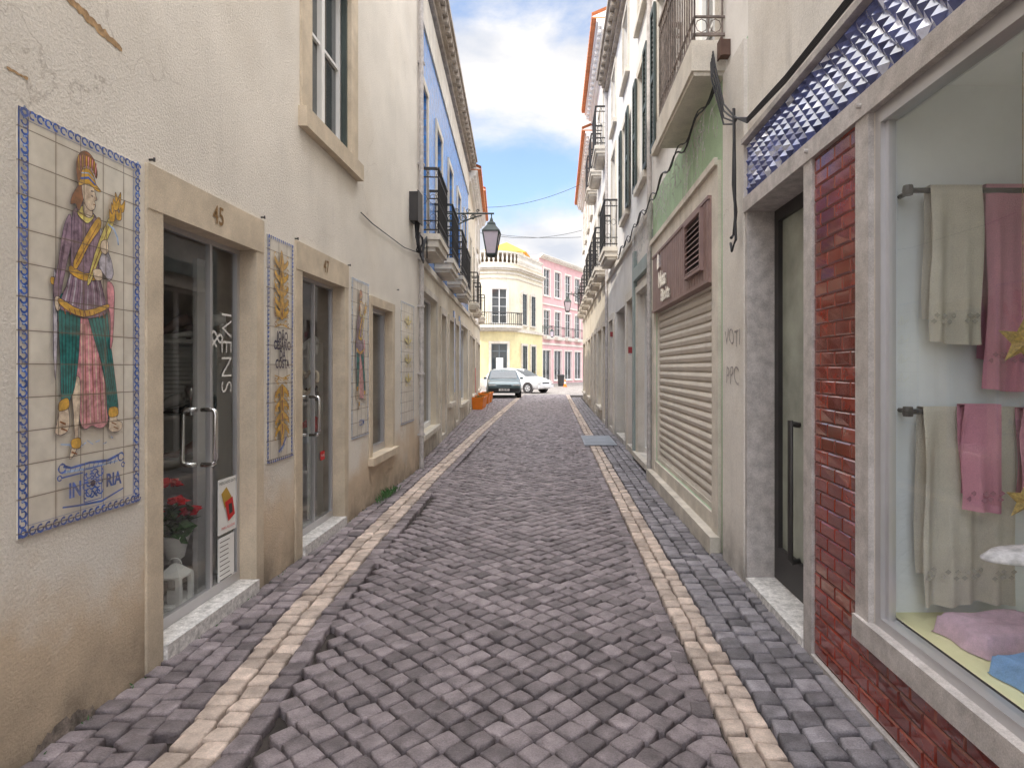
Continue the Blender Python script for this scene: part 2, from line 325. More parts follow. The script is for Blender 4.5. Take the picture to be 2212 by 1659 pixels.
def sett(M,c,ax,ay,jit=.05,zt=.004,mi=0):
    cs=[]
    for sx,sy in ((-1,-1),(1,-1),(1,1),(-1,1)):
        cs.append((c[0]+ax[0]*sx*(1+R.uniform(-jit,jit))+ay[0]*sy*(1+R.uniform(-jit,jit)), c[1]+ax[1]*sx*(1+R.uniform(-jit,jit))+ay[1]*sy*(1+R.uniform(-jit,jit))))
    ring=[]
    for i in range(4):
        p,q=cs[i],cs[(i+1)%4]; ring.append(p); t=R.uniform(.35,.65); e=R.uniform(-.035,.02)
        mx_,my_=p[0]+(q[0]-p[0])*t,p[1]+(q[1]-p[1])*t; ring.append((mx_+(mx_-c[0])*e,my_+(my_-c[1])*e))
    cs=[]
    for i,p in enumerate(ring):
        k=.945 if i%2==0 else 1.0
        cs.append((c[0]+(p[0]-c[0])*k,c[1]+(p[1]-c[1])*k))
    tx,ty=R.uniform(-.055,.055),R.uniform(-.055,.055); dz=R.gauss(0,.0026)
    vs=[]
    for s,z in ((.94,-.034),(.925,-.008),(.875,.0015),(.74,.005)):
        for p in cs:
            x=c[0]+(p[0]-c[0])*s; y=c[1]+(p[1]-c[1])*s
            vs.append((x,y,z+(0 if s>.935 else zt+dz+(x-c[0])*tx+(y-c[1])*ty+(R.uniform(-.0013,.0013) if s<.9 else 0))))
    fs=[(r*8+i,r*8+(i+1)%8,r*8+8+(i+1)%8,r*8+8+i) for r in range(3) for i in range(8)]+[tuple(range(24,32))]
    M.add(vs,fs,mi)
road=MB(); s=.108; h=s/2; c45=math.sqrt(.5)
for i in range(-10,324):
    for j in range(-324,324):
        x=(i*c45-j*c45)*s*0.98; y=(i*c45+j*c45)*s
        xx=x-.36
        if y<.3 or y>33.5 or xx<stripc(y)+.25 or xx>.65: continue
        xx+=.02*math.sin(y*1.7+xx*2); y+=.06*math.cos((xx+.36)*1.5)+.018*math.sin(y*2.3+xx)
        q=R.uniform(-.1,.1); cq,sq_=math.cos(q),math.sin(q); a=h*c45*R.uniform(.93,1.04)
        sett(road,(xx,y),(a*(cq-sq_),a*(cq+sq_)),(-a*(cq+sq_),a*(cq-sq_)),.11,zt=.012*(1-((xx+.36)/1.1)**2))
def rowsett(M,fa,fb,y0,y1,nx,ly,jit=.08,mi=0):
    y=y0
    while y<y1:
        a=fa(y); b=fb(y); n=nx if nx else max(1,round((b-a)/.105)); w=(b-a)/n
        for i in range(n):
            l=ly*R.uniform(.9,1.1)
            sett(M,(a+(i+.5)*w,y+ly/2+((i%2)*.5+R.uniform(-.09,.09))*ly),(w/2,R.uniform(-.004,.004)),(R.uniform(-.006,.006),l/2),jit,mi=mi)
        y+=ly
C_=lambda v:(lambda y:v)
rowsett(road,lambda y:stripc(y)+.115,lambda y:stripc(y)+.225,.3,33.5,1,.12); rowsett(road,C_(.60),C_(.70),.3,33.5,1,.12)
road.done('road',None,['sett'],smooth=True,kind='structure',label='dark granite sett carriageway laid on the diagonal')
p=MB(); rowsett(p,lambda y:stripc(y)-.115,lambda y:stripc(y)+.112,.3,33.5,2,.108,.13); p.done('pavement_strip',None,['settc'],smooth=True,kind='structure',label='band of pinkish limestone setts')
p=MB(); rowsett(p,C_(.705),C_(.905),.3,33.5,2,.108,.13); p.done('pavement_strip',None,['settc'],smooth=True,kind='structure',label='band of pinkish limestone setts')
p=MB(); rowsett(p,wallL,lambda y:stripc(y)-.12,.3,30.2,None,.105,.14); p.done('pavement',None,['sett'],smooth=True,kind='structure',label='narrow grey sett pavement beside the shops')
p=MB(); rowsett(p,C_(.91),C_(1.38),.3,30.2,4,.108,.14); p.done('pavement',None,['settb'],smooth=True,kind='structure',label='narrow blue grey sett pavement beside the shops')
# ---------------------------------------------------------------- LEFT BUILDING 1
F1=Frame(-2.0,0)
b1=thing('shop_building','cream plastered shop building with painted tile panels and stone door frames','building',(-2,3,0))
H1=[(3.066,4.03,.05,2.285,.13),(4.77,5.74,.05,2.268,.13),(6.63,7.45,.52,2.19,.13),(4.95,5.91,3.56,5.25,.16)]
w=MB(F1); wall_grid(w,-4,9.0,-.03,9.6,H1,jm=1); shell(w,-4,9.0,-.03,9.6); w.done('wall',b1,['plasterL','stone'])
def shopdoor(u0,u1,ztop,num,split,numu):
    d=MB(F1); a=-.13
    d.box(u0,u0+.03,a,a+.03,.09,ztop); d.box(u1-.03,u1,a,a+.03,.09,ztop); d.box(u0+.03,u1-.03,a,a+.03,ztop-.03,ztop); d.box(u0+.03,u1-.03,a,a+.03,.09,.15)
    d.box(split-.012,split+.012,a,a+.028,.15,ztop-.03)
    o=d.done('door',b1,['alu'])
    g=MB(F1); g.quad((u0+.03,a+.012,.15),(u1-.03,a+.012,.15),(u1-.03,a+.012,ztop-.03),(u0+.03,a+.012,ztop-.03)); g.done('door_pane',o,['glass'])
    h=MB(F1); hu=split-.09
    pts=[(hu,a+.02,1.25),(hu,a+.085,1.25),(hu,a+.10,1.24),(hu,a+.105,1.22),(hu,a+.105,.95),(hu,a+.10,.93),(hu,a+.085,.92),(hu,a+.02,.92)]
    h.tube(pts,.014,8); h.tube([(q[0],2*a+.02-q[1]-.01,q[2]) for q in pts],.014,8); h.done('handle',o,['steel'],smooth=True)
    s=MB(F1); s.box(u0-.12,u0,0,.014,-.03,ztop); s.box(u1,u1+.1,0,.014,-.03,ztop); s.box(u0-.12,u1+.1,0,.018,ztop,ztop+.22); s.done('door_surround',o,['stone'])
    t=MB(F1); t.box(u0+.002,u1-.002,-.13,.035,-.02,.088); t.done('door_step',o,['marble'])
    n=MB(F1); n.text(num,.15,lambda x,y:F1(numu+x*.8,.022,ztop+.11+y),offset=.002); n.done('house_number',o,['goldn'])
    return o
d45=shopdoor(3.066,4.03,2.285,'45',3.70,3.56); d47=shopdoor(4.77,5.74,2.268,'47',5.30,5.25)
wt=MB(F1); wt.text('IVENS',.185,lambda x,y:F1(3.885+y*.95,-.112,1.60-x*1.12),offset=-.003); wt.done('door_lettering',d45,['whitep'])
wt=MB(F1); wt.text('&',.2,lambda x,y:F1(3.775+y,-.112,1.68-x),offset=-.002); wt.done('door_logo',d45,['whitep'])
def notice(root,F,u0,u1,n,z0,z1,fn,name='notice',label=None):
    m=MB(F); m.box(u0,u1,n,n+.003,z0,z1,0); fn(m); return m.done(name,root,['paper','red','gold','greenp','dark'],label=label)
def f1(m):
    n=-.1095
    m.text('MERCADO GATO',.026,lambda x,y:F1(3.9+x,n+.004,.765+y),mi=3)
    m.text('PARA ALUGAR',.024,lambda x,y:F1(3.9+x,n+.004,.475+y),mi=1)
    m.quad((3.82,n+.004,.70),(3.88,n+.004,.735),(3.94,n+.004,.66),(3.86,n+.004,.6),mi=2); m.quad((3.86,n+.005,.64),(3.95,n+.005,.66),(3.98,n+.005,.54),(3.90,n+.005,.51),mi=1); m.quad((3.90,n+.006,.62),(3.94,n+.006,.62),(3.95,n+.006,.56),(3.91,n+.006,.55),mi=4)
notice(d45,F1,3.79,4.0,-.113,.44,.79,f1,label='white notice with red and yellow drawing')
def f2(m):
    for i in range(9): m.box(3.81,3.81+R.uniform(.09,.14),-.1098,-.1090,.39-i*.03,.394-i*.03,4)
notice(d45,F1,3.79,3.98,-.113,.10,.42,f2,label='white printed opening sheet')
m=MB(F1); m.box(5.46,5.56,-.113,-.11,.66,.74,0); m.text('PUXE',.03,lambda x,y:F1(5.51+x,-.109,.70+y),mi=1); m.done('notice',d47,['red','paper'],label='small red sticker on the glass')
for (a,b,nm) in ((2.95,4.45,0),(4.6,6.1,0),(6.4,7.7,0)):
    r=MB(F1); z0=.05 if a<6 else .4
    r.quad((a,-.14,z0),(a,-2.6,z0),(a,-2.6,2.6),(a,-.14,2.6)); r.quad((b,-.14,z0),(b,-2.6,z0),(b,-2.6,2.6),(b,-.14,2.6)); r.quad((a,-2.6,z0),(b,-2.6,z0),(b,-2.6,2.6),(a,-2.6,2.6)); r.quad((a,-.14,z0),(b,-.14,z0),(b,-2.6,z0),(a,-2.6,z0),mi=1); r.quad((a,-.14,2.6),(b,-.14,2.6),(b,-2.6,2.6),(a,-2.6,2.6)); r.done('interior_room',b1,['room','marble'])
m=MB(F1); m.box(3.84,4.02,-.30,-.27,.06,2.2); m.done('glass_reflection_panel',b1,['greyp'])  # added grey panel standing in for a reflection in the door glass
window(b1,F1,6.63,7.45,.52,2.19,depth=.13,sur=.10,smat='stone',fmat='alu',cols=1,rows=1,glass='glass',proud=.014)
wu=window(b1,F1,4.95,5.91,3.56,5.25,depth=.13,sur=.2,smat='stone',fmat='whitep',cols=2,rows=2,proud=.02)
m=MB(F1); m.box(5.875,5.908,-.07,-.02,3.58,5.2,0); m.done('shutter',wu,['greenp'])
def shelf(x0,x1,y0,y1,zs_,label):
    c=MB()
    for z in zs_: c.box(x0+.02,x1-.02,y0,y1-.02,z,z+.025)
    c.box(x0,x0+.02,y0,y1-.02,.06,1.75); c.box(x1-.02,x1,y0,y1-.02,.06,1.75); c.box(x0,x1,y1-.02,y1,.06,1.75)
    n=16
    for k in range(n):
        z=zs_[-2]+.03+k*(zs_[-1]-zs_[-2]-.04)/n; c.add([(x0+.02,y0+.10,z),(x1-.16,y0+.10,z),(x1-.16,y0+.125,z+.024),(x0+.02,y0+.125,z+.024)],[(0,1,2,3)])
    return c.done('display_shelf',None,['whitep'],loc=(x0,y0,.06),label=label,category='shelf')
shelf(-2.95,-2.36,4.08,4.42,(.55,.85,1.15,1.67),'white louvred display shelf inside the shoe shop'); shelf(-2.78,-2.32,5.72,6.07,(.5,.85,1.15,1.6),'white display shelf behind the second shop door')
def shoe(c,ang,mt,heel=.06,label='shoe',sc=1.1):
    m=MB(); ca,sa=math.cos(ang)*sc,math.sin(ang)*sc
    secs=[(-.13,.028,heel,.07+heel),(-.10,.036,heel,.085+heel),(-.05,.036,heel*.8,.08+heel*.8),(0,.034,heel*.45,.06+heel*.45),(.05,.04,.008,.055),(.10,.042,.006,.045),(.14,.032,.006,.034),(.165,.01,.01,.02)]
    vs=[];fs=[]
    for (f,w,z0,z1) in secs:
        for k in range(8):
            a=2*math.pi*k/8; x=w*math.cos(a); z=(z0+z1)/2+(z1-z0)/2*math.sin(a); vs.append((c[0]+f*ca-x*sa,c[1]+f*sa+x*ca,c[2]+z*sc))
    for i in range(len(secs)-1):
        for k in range(8): fs.append((i*8+k,i*8+(k+1)%8,i*8+8+(k+1)%8,i*8+8+k))
    fs.append(tuple(range(8))); m.add(vs,fs)
    m.tube([(c[0]-.115*ca,c[1]-.115*sa,c[2]),(c[0]-.115*ca,c[1]-.115*sa,c[2]+(heel+.02)*sc)],[.014,.026],6)
    return m.done('shoe',None,[mt],smooth=True,loc=c,label=label,category='shoe')
shoe((-2.42,4.15,1.70),-2.6,'whitep',.09,'white high heeled shoe on top of the shelf'); shoe((-2.66,4.15,1.70),-2.4,'brown',.08,'brown heeled shoe on top of the shelf'); shoe((-2.48,4.14,1.18),-2.9,'rubber',.05,'black leather shoe on the middle shelf'); shoe((-2.70,4.14,1.18),-2.6,'greyp',.05,'grey leather shoe on the middle shelf'); shoe((-2.52,4.14,.878),-2.8,'brown',.06,'brown leather shoe on the lower shelf'); shoe((-2.42,5.80,1.18),-2.6,'rubber',.06,'black heeled shoe on the shelf'); shoe((-2.42,5.80,.878),-2.6,'red',.06,'red heeled shoe on the lower shelf'); shoe((-2.42,5.82,1.63),-2.6,'whitep',.08,'white heeled shoe on the top board')
m=MB(); m.lathe((-2.44,4.06,1.18),[(.0,0),(.035,0),(.035,.01),(.008,.03),(.008,.09),(.035,.12),(.045,.17),(.04,.2)],14); m.done('silver_cup',None,['steel'],smooth=True,loc=(-2.44,4.06,1.18),label='small silver cup on the shop shelf',category='cup')
ln=thing('candle_lantern','white pierced metal candle lantern on the shop floor','lantern',(-2.30,3.66,.055))
m=MB(); cx,cy=-2.30,3.66
m.box(cx-.075,cx+.075,cy-.075,cy+.075,.055,.075)
for a in(-1,1):
    for b in(-1,1): m.box(cx+a*.06-.013,cx+a*.06+.013,cy+b*.06-.013,cy+b*.06+.013,.075,.235)
m.lathe((cx,cy,.235),[(.1,0),(.1,.012),(.04,.06),(.02,.075)],4,rot=math.pi/4); m.box(cx-.03,cx+.03,cy-.03,cy+.03,.075,.16); m.done('body',ln,['whitep'])
m=MB(); m.tube([(cx+.04*math.cos(k*math.pi/6),cy,.31+.035*math.sin(k*math.pi/6)) for k in range(7)],.004); m.done('handle',ln,['whitep'])
pp=thing('potted_poinsettia','red poinsettia in a white pot behind the shop glass','plant',(-2.40,3.76,.06))
PX,PY=-2.36,3.76
m=MB(); m.lathe((PX,PY,.06),[(.09,0),(.08,.02),(.03,.05),(.025,.24),(.05,.26),(.07,.36),(.085,.40),(.07,.40),(.06,.36)],14); m.done('pot',pp,['whitep'],smooth=True)
def leafpt(c,dr,l,wd,mi,m):
    d=Vector(dr).normalized(); up=Vector((R.uniform(-1,1),R.uniform(-1,1),R.uniform(.2,1))).normalized(); x=d.cross(up).normalized(); c=Vector(c)
    m.v+=[c,c+d*l*.45+x*wd,c+d*l-Vector((0,0,l*.2)),c+d*l*.45-x*wd]; b=len(m.v)-4; m.f.append((b,b+1,b+2,b+3)); m.m.append(mi)
m=MB()
for i in range(120):
    a=R.uniform(0,6.28); e=R.uniform(-.2,.9); leafpt((PX+R.uniform(-.05,.05),PY+R.uniform(-.05,.05),.48+R.uniform(-.04,.14)),(math.cos(a),math.sin(a),e),R.uniform(.06,.13),.03,0,m)
m.done('leaves',pp,['leaf'],recalc=False)
for c in ((PX+.06,PY-.08,.68),(PX-.02,PY-.02,.78),(PX+.09,PY+.01,.60),(PX-.08,PY-.12,.62)):
    m=MB()
    for i in range(20):
        a=R.uniform(0,6.28); leafpt(c,(math.cos(a),math.sin(a),R.uniform(-.1,.8)),R.uniform(.055,.085),.027,0,m)
    m.done('flower',pp,['red'],recalc=False)
m=MB(); m.tube([(-2.30+.11*math.sin(t)**3,5.6,1.38+.1*math.cos(t)-.04*math.cos(2*t)-.02*math.cos(3*t)) for t in [k*math.pi/12 for k in range(24)]],.02,6,closed=True); m.done('heart_wreath',None,['stone'],smooth=True,loc=(-2.3,5.6,1.28),label='tan woven heart wreath hanging behind shop glass',category='wreath')
m=MB(); m.lathe((-2.62,3.75,.55),[(.09,0),(.12,.05),(.13,.1),(.12,.1),(.1,.03)],16); m.tube([(-2.62+.12*math.cos(t),3.75,.65+.16*math.sin(t)) for t in [k*math.pi/8 for k in range(9)]],.009,6); m.lathe((-2.62,3.75,.05),[(.10,0),(.02,.03),(.02,.46),(.1,.49),(.1,.5)],12)
m.done('basket_stand',None,[mat('wicker',(.30,.17,.08),.8,var=.4,vs=60)],loc=(-2.62,3.75,.05),label='brown wicker basket with handle on a small stand',category='basket')
m=MB(F1); m.tube([(8.92,.05,.0),(8.92,.05,3.2),(8.9,.05,3.3),(8.88,.05,9.4)],.035,8)
for z in (.5,1.4,2.4,3.1,4.5,6): m.box(8.87,8.97,0,.09,z,z+.03)
m.done('downpipe',None,['stoneg'],smooth=False,loc=(-1.95,8.92,0),label='grey metal downpipe at the corner of the cream building',category='pipe')
# ------------------------------------------------------------ painted tile panels
def smooth(pts,n=3):
    out=[];k=len(pts)
    for i in range(k):
        p0,p1,p2,p3=pts[i-1],pts[i],pts[(i+1)%k],pts[(i+2)%k]
        for j in range(n):
            t=j/n; out.append(tuple(.5*((2*p1[q])+(-p0[q]+p2[q])*t+(2*p0[q]-5*p1[q]+4*p2[q]-p3[q])*t*t+(-p0[q]+3*p1[q]-3*p2[q]+p3[q])*t**3) for q in (0,1)))
    return out
PCOL=dict(base=(.76,.71,.62),blue=(.05,.12,.42),lblue=(.34,.46,.68),gold=(.62,.35,.05),brown=(.26,.10,.04),purp=(.28,.19,.25),teal=(.01,.18,.17),pink=(.68,.28,.32),skin=(.78,.56,.42),dark=(.045,.035,.07),lgold=(.78,.58,.16),grey=(.48,.45,.50),dpurp=(.13,.08,.13),dteal=(.01,.075,.08))
def panel(u0,u1,z0,z1,draw,label,ts):
    names=list(PCOL); mats=[mat('azulejo_'+k+'_%d'%int(u0*10),c,.25,var=.12 if k=='base' else .5,vs=9 if k=='base' else 26,bump=.1,bs=20,spec=.5,blotch=.45 if k=='base' else 0,tile=(ts,ts,u0+.045,z0+.02)) for k,c in PCOL.items()]
    W=u1-u0;Hh=z1-z0
    b=MB(F1); b.box(u0,u1,.0005,.006,z0,z1,0); ob=b.done('tile_panel',b1,mats,label=label)
    m=MB(F1); cnt=[0]
    def poly(pts,c,sm=True,outline=True):
        cnt[0]+=1; n=.0065+cnt[0]*.00004
        P=[(u0+a*W,z0+b_*Hh) for a,b_ in pts]; P=smooth(P) if sm else P
        m.quad(*[(a,n,b_) for a,b_ in P],mi=names.index(c))
        if outline: line([( (a-u0)/W,(b_-z0)/Hh) for a,b_ in P],'dark',.0014,True)
    def line(pts,c,w=.003,closed=False):
        cnt[0]+=1; n=.0065+cnt[0]*.00004
        P=[(u0+a*W,z0+b_*Hh) for a,b_ in pts]; k=len(P); off=[]
        for i in range(k):
            p=P[i-1] if (closed or i>0) else P[i]; q=P[(i+1)%k] if (closed or i<k-1) else P[i]
            dx,dy=q[0]-p[0],q[1]-p[1]; l=math.hypot(dx,dy) or 1; ww=w*R.uniform(.6,1.25); off.append((-dy/l*ww,dx/l*ww))
        for i in range(k if closed else k-1):
            j=(i+1)%k; m.quad((P[i][0]+off[i][0],n,P[i][1]+off[i][1]),(P[j][0]+off[j][0],n,P[j][1]+off[j][1]),(P[j][0]-off[j][0],n,P[j][1]-off[j][1]),(P[i][0]-off[i][0],n,P[i][1]-off[i][1]),mi=names.index(c))
    def circ(cx,cy,r,c,w=.003,arc=(0,360),fill=False):
        pts=[(cx+r/W*math.cos(math.radians(t)),cy+r/Hh*math.sin(math.radians(t))) for t in range(arc[0],arc[1]+1,30)]
        if fill: poly(pts[:-1] if arc==(0,360) else pts,c,False,False)
        else: line(pts,c,w)
    def border(bw,c='blue',st=.035):
        for q,ww in ((.004,.003),(bw,.0018)):
            line([(q/W,q/Hh),(1-q/W,q/Hh),(1-q/W,1-q/Hh),(q/W,1-q/Hh)],c,ww,True)
        k=int(Hh/st)
        for i in range(k):
            z=(i+.5)/k
            for e in (0,1):
                x=bw*.5/W; x=x if e==0 else 1-x; circ(x+R.uniform(-.002,.002),z,bw*.33,c,.0045,(0,300) if e else (180,480)); circ(x,z+.5/k,bw*.14,'lblue',.003,fill=True)
        k=int(W/st)
        for i in range(k):
            x=(i+.5)/k
            for e in (0,1):
                z=bw*.5/Hh; z=z if e==0 else 1-z; circ(x,z,bw*.33,c,.0045,(0,300) if e else (60,360))
    def txt(s_,x,y,size,c='blue',sc=1,off=.0015):
        cnt[0]+=1; n=.0065+cnt[0]*.00004
        m.text(s_,size,lambda a,b_:F1(u0+x*W+a*sc,n,z0+y*Hh+b_),mi=names.index(c),offset=off)
    draw(poly,line,circ,border,txt)
    m.done('tile_painting',ob,mats,recalc=False)
def warrior(poly,line,circ,x0=0,sx=1,y0=0,sy=1):
    T=lambda P:[(x0+a*sx,y0+b*sy) for a,b in P]
    def shade(pts,c,w=.003): line(T(pts),c,w)
    for i in range(7): shade([(.28+i*.07,.205-.008*(i%3)),(.36+i*.06,.20-.008*(i%2))],'lblue',.003)
    # sword
    poly(T([(.235,.64),(.25,.60),(.255,.50),(.25,.42),(.24,.365),(.228,.42),(.225,.52),(.225,.60)]),'grey'); poly(T([(.21,.60),(.27,.60),(.27,.612),(.21,.618)]),'gold')
    # long pink robe between and behind the legs
    poly(T([(.40,.55),(.58,.53),(.62,.42),(.665,.33),(.67,.25),(.60,.232),(.53,.242),(.47,.235),(.43,.26),(.42,.34),(.385,.42)]),'pink')
    for i in range(7): shade([(.44+i*.028,.51),(.445+i*.030,.38),(.45+i*.033,.25)],'brown' if i%2 else 'skin',.0022)
    # bare shin
    poly(T([(.365,.36),(.425,.37),(.43,.30),(.415,.23),(.42,.20),(.375,.17),(.345,.165),(.36,.19),(.385,.215),(.375,.28)]),'skin')
    # teal breeches/cloak reaching the calves
    poly(T([(.26,.575),(.42,.57),(.425,.47),(.41,.40),(.385,.345),(.345,.31),(.315,.285),(.285,.30),(.275,.40),(.265,.48)]),'teal')
    poly(T([(.47,.575),(.64,.57),(.69,.47),(.73,.38),(.765,.29),(.75,.255),(.70,.245),(.665,.27),(.645,.35),(.59,.43),(.52,.50)]),'teal')
    for i in range(5): shade([(.285+i*.03,.56),(.29+i*.026,.45),(.30+i*.018,.33)],'dteal',.0028); shade([(.50+i*.033,.56),(.585+i*.024,.45),(.685+i*.014,.30)],'dteal',.0028)
    # feet: sandals with gold cuffs
    poly(T([(.275,.30),(.325,.31),(.345,.265),(.335,.238),(.28,.228),(.235,.236),(.25,.262)]),'skin'); poly(T([(.265,.31),(.33,.32),(.34,.295),(.265,.288)]),'gold')
    poly(T([(.69,.27),(.745,.27),(.755,.25),(.80,.24),(.795,.222),(.73,.216),(.675,.226),(.68,.25)]),'skin'); poly(T([(.68,.285),(.755,.285),(.76,.262),(.68,.26)]),'gold')
    poly(T([(.36,.212),(.425,.215),(.435,.198),(.42,.188),(.365,.192)]),'gold')
    for a,b in ((.27,.262),(.28,.245),(.70,.245),(.72,.232),(.36,.182)): shade([(a,b),(a+.045,b-.008)],'brown',.0035)
    # sleeves, arms
    poly(T([(.35,.785),(.305,.755),(.275,.70),(.255,.65),(.225,.60),(.23,.565),(.27,.57),(.30,.62),(.33,.67),(.37,.73)]),'purp')
    for i in range(3): shade([(.33-.02*i,.76-.03*i),(.30-.02*i,.69-.03*i),(.26,.60)],'dpurp',.002)
    poly(T([(.235,.57),(.27,.57),(.275,.545),(.25,.535),(.232,.55)]),'skin')
    poly(T([(.56,.785),(.62,.76),(.66,.72),(.70,.69),(.715,.655),(.68,.635),(.63,.65),(.58,.68)]),'grey')
    poly(T([(.66,.63),(.72,.62),(.725,.56),(.71,.47),(.685,.45),(.69,.53),(.665,.57)]),'pink')
    # tunic
    poly(T([(.37,.795),(.46,.81),(.56,.80),(.60,.74),(.585,.68),(.60,.63),(.66,.555),(.60,.535),(.46,.525),(.34,.535),(.265,.55),(.345,.63),(.355,.70)]),'purp')
    for i in range(12): shade([(.355+i*.021,.64),(.335+i*.026,.60),(.30+i*.031,.548)],'dpurp' if i%2 else 'grey',.0026)
    for i in range(6): shade([(.38+i*.03,.79),(.378+i*.031,.74),(.375+i*.033,.67)],'dpurp',.002)
    poly(T([(.275,.55),(.45,.527),(.65,.555),(.66,.57),(.45,.545),(.27,.568)]),'gold'); poly(T([(.345,.635),(.46,.622),(.595,.635),(.59,.655),(.46,.642),(.35,.655)]),'gold')
    for i in range(9): shade([(.30+i*.04,.545),(.31+i*.04,.53)],'brown',.003)
    poly(T([(.37,.665),(.40,.65),(.50,.72),(.60,.775),(.575,.80),(.46,.735)]),'gold'); shade([(.39,.66),(.49,.725),(.585,.785)],'brown',.002)
    poly(T([(.40,.795),(.46,.82),(.54,.80),(.49,.775),(.44,.78)]),'lgold'); shade([(.42,.795),(.48,.79),(.53,.80)],'brown',.002)
    # torch-like object held against the chest
    poly(T([(.485,.625),(.51,.62),(.60,.70),(.72,.80),(.70,.825),(.58,.735)]),'lgold'); shade([(.50,.63),(.60,.72),(.70,.81)],'brown',.002)
    for q,r_ in (((.72,.835),0),((.755,.868),.4),((.79,.85),.9),((.765,.825),-.4),((.70,.815),.2),((.735,.85),.6)): poly(T([(q[0]-.022,q[1]-.014),(q[0]+.024,q[1]-.010),(q[0]+.024+.01*r_,q[1]+.024),(q[0],q[1]+.005),(q[0]-.024,q[1]+.018)]),'gold')
    shade([(.66,.79),(.72,.78),(.75,.76),(.76,.74)],'lblue',.004)
    poly(T([(.60,.735),(.655,.745),(.665,.72),(.645,.705),(.60,.71)]),'skin'); poly(T([(.53,.655),(.60,.66),(.61,.635),(.55,.63)]),'skin')
    # head
    poly(T([(.455,.83),(.52,.83),(.525,.80),(.49,.79),(.45,.80)]),'skin')
    poly(T([(.425,.872),(.40,.86),(.36,.835),(.345,.81),(.385,.815),(.41,.80),(.43,.815),(.45,.84)]),'brown')
    poly(T([(.44,.875),(.53,.878),(.545,.862),(.565,.845),(.545,.84),(.55,.828),(.535,.815),(.50,.81),(.465,.82),(.445,.84)]),'skin')
    shade([(.51,.862),(.535,.864)],'dark',.0028); shade([(.515,.85),(.53,.85)],'dark',.0025); shade([(.53,.829),(.548,.83)],'brown',.002)
    poly(T([(.41,.865),(.415,.89),(.44,.91),(.49,.918),(.535,.905),(.555,.885),(.60,.872),(.56,.868),(.50,.878),(.45,.872)]),'gold')
    poly(T([(.40,.875),(.39,.92),(.42,.95),(.475,.962),(.535,.95),(.565,.922),(.555,.90),(.53,.918),(.48,.925),(.44,.912),(.425,.885)]),'brown')
    for i in range(10): shade([(.415+i*.0145,.905+.012*math.sin(i*.33)),(.405+i*.017,.943+.006*math.sin(i*.35))],'pink' if i%2 else 'gold',.0022)
    shade([(.425,.885),(.49,.895),(.55,.882)],'blue',.004); shade([(.43,.90),(.49,.907),(.54,.896)],'lblue',.0025)
def dr1(poly,line,circ,border,txt):
    border(.042); warrior(poly,line,circ)
    line([(.29,.150),(.35,.142),(.50,.146),(.66,.142),(.76,.152)],'blue',.006); line([(.30,.135),(.5,.131),(.75,.136)],'lblue',.005)
    for i in range(12): line([(.30+i*.038,.13),(.31+i*.038,.145)],'blue',.0018)
    for q in (-1,1): circ(.53+q*.25,.145,.018,'blue',.004,(0,330)); circ(.53+q*.27,.122,.010,'blue',.003,(0,330))
    txt('IN',.38,.083,.084,'blue',.78,.003); txt('RIA',.71,.086,.078,'blue',.78,.003)
    for q in range(6):
        for s_ in range(3): circ(.468+q*.024,.062+s_*.024+.006*(q%2),.013+.004*((q+s_)%2),'blue',.0032,((q*3+s_)%12*30,(q*3+s_)%12*30+270)); 
    line([(.45,.045),(.45,.13),(.60,.132),(.60,.045)],'blue',.0035,True); circ(.525,.09,.014,'dark',.005,fill=True)
    line([(.28,.048),(.40,.042),(.6,.036),(.80,.055)],'blue',.004); line([(.27,.122),(.44,.124)],'blue',.003)
def flor(poly,line,circ,cx,cy,s,flip=1,gold='gold'):
    for e in (-1,1):
        poly([(cx,cy),(cx+e*.12*s,cy+.010*flip*s),(cx+e*.22*s,cy+.032*flip*s),(cx+e*.20*s,cy+.045*flip*s),(cx+e*.10*s,cy+.028*flip*s),(cx+e*.04*s,cy+.03*flip*s)],gold)
        circ(cx+e*.2*s,cy+.05*flip*s,.013*s,gold,.004,(0,300)); circ(cx+e*.13*s,cy-.014*flip*s,.016*s,gold,.0045,(30,330)); circ(cx+e*.2*s,cy-.02*flip*s,.009*s,'brown',.003,(30,330))
        line([(cx+e*.03,cy-.02*flip),(cx+e*.16,cy-.035*flip),(cx+e*.2,cy-.01*flip)],gold,.0035)
    poly([(cx-.04*s,cy),(cx-.07*s,cy+.03*flip*s),(cx,cy+.075*flip*s),(cx+.07*s,cy+.03*flip*s),(cx+.04*s,cy)],gold); poly([(cx-.02*s,cy+.01*flip*s),(cx,cy+.055*flip*s),(cx+.02*s,cy+.01*flip*s)],'brown')
def dr2(poly,line,circ,border,txt):
    border(.022,'blue',.03)
    for cy in (.86,.80,.74,.68,.64): flor(poly,line,circ,.5,cy,1.25)
    for cy in (.34,.28,.22,.17): flor(poly,line,circ,.5,cy,1.25,-1)
    for i,t in enumerate(('JOÃO','CESÁRIO','DA','COSTA')): txt(t,.5,.56-i*.042,.088,'dark',.78,.003)
    line([(.2,.60),(.5,.615),(.8,.60)],'gold',.004); line([(.2,.385),(.5,.37),(.8,.385)],'gold',.004)
    poly([(.42,.10),(.48,.06),(.56,.10),(.5,.12)],'gold'); line([(.35,.04),(.5,.06),(.65,.10)],'blue',.01); line([(.42,.035),(.6,.07)],'lblue',.006)
def dr3(poly,line,circ,border,txt):
    border(.024,'lblue',.03); warrior(poly,line,circ,-.05,1.05,.02,.96); txt('COM',.5,.09,.09,'blue',.8)
def dr4(poly,line,circ,border,txt):
    border(.024,'lblue',.03)
    for cy in (.82,.66,.5,.34): flor(poly,line,circ,.5,cy,1.1,1,'lgold')
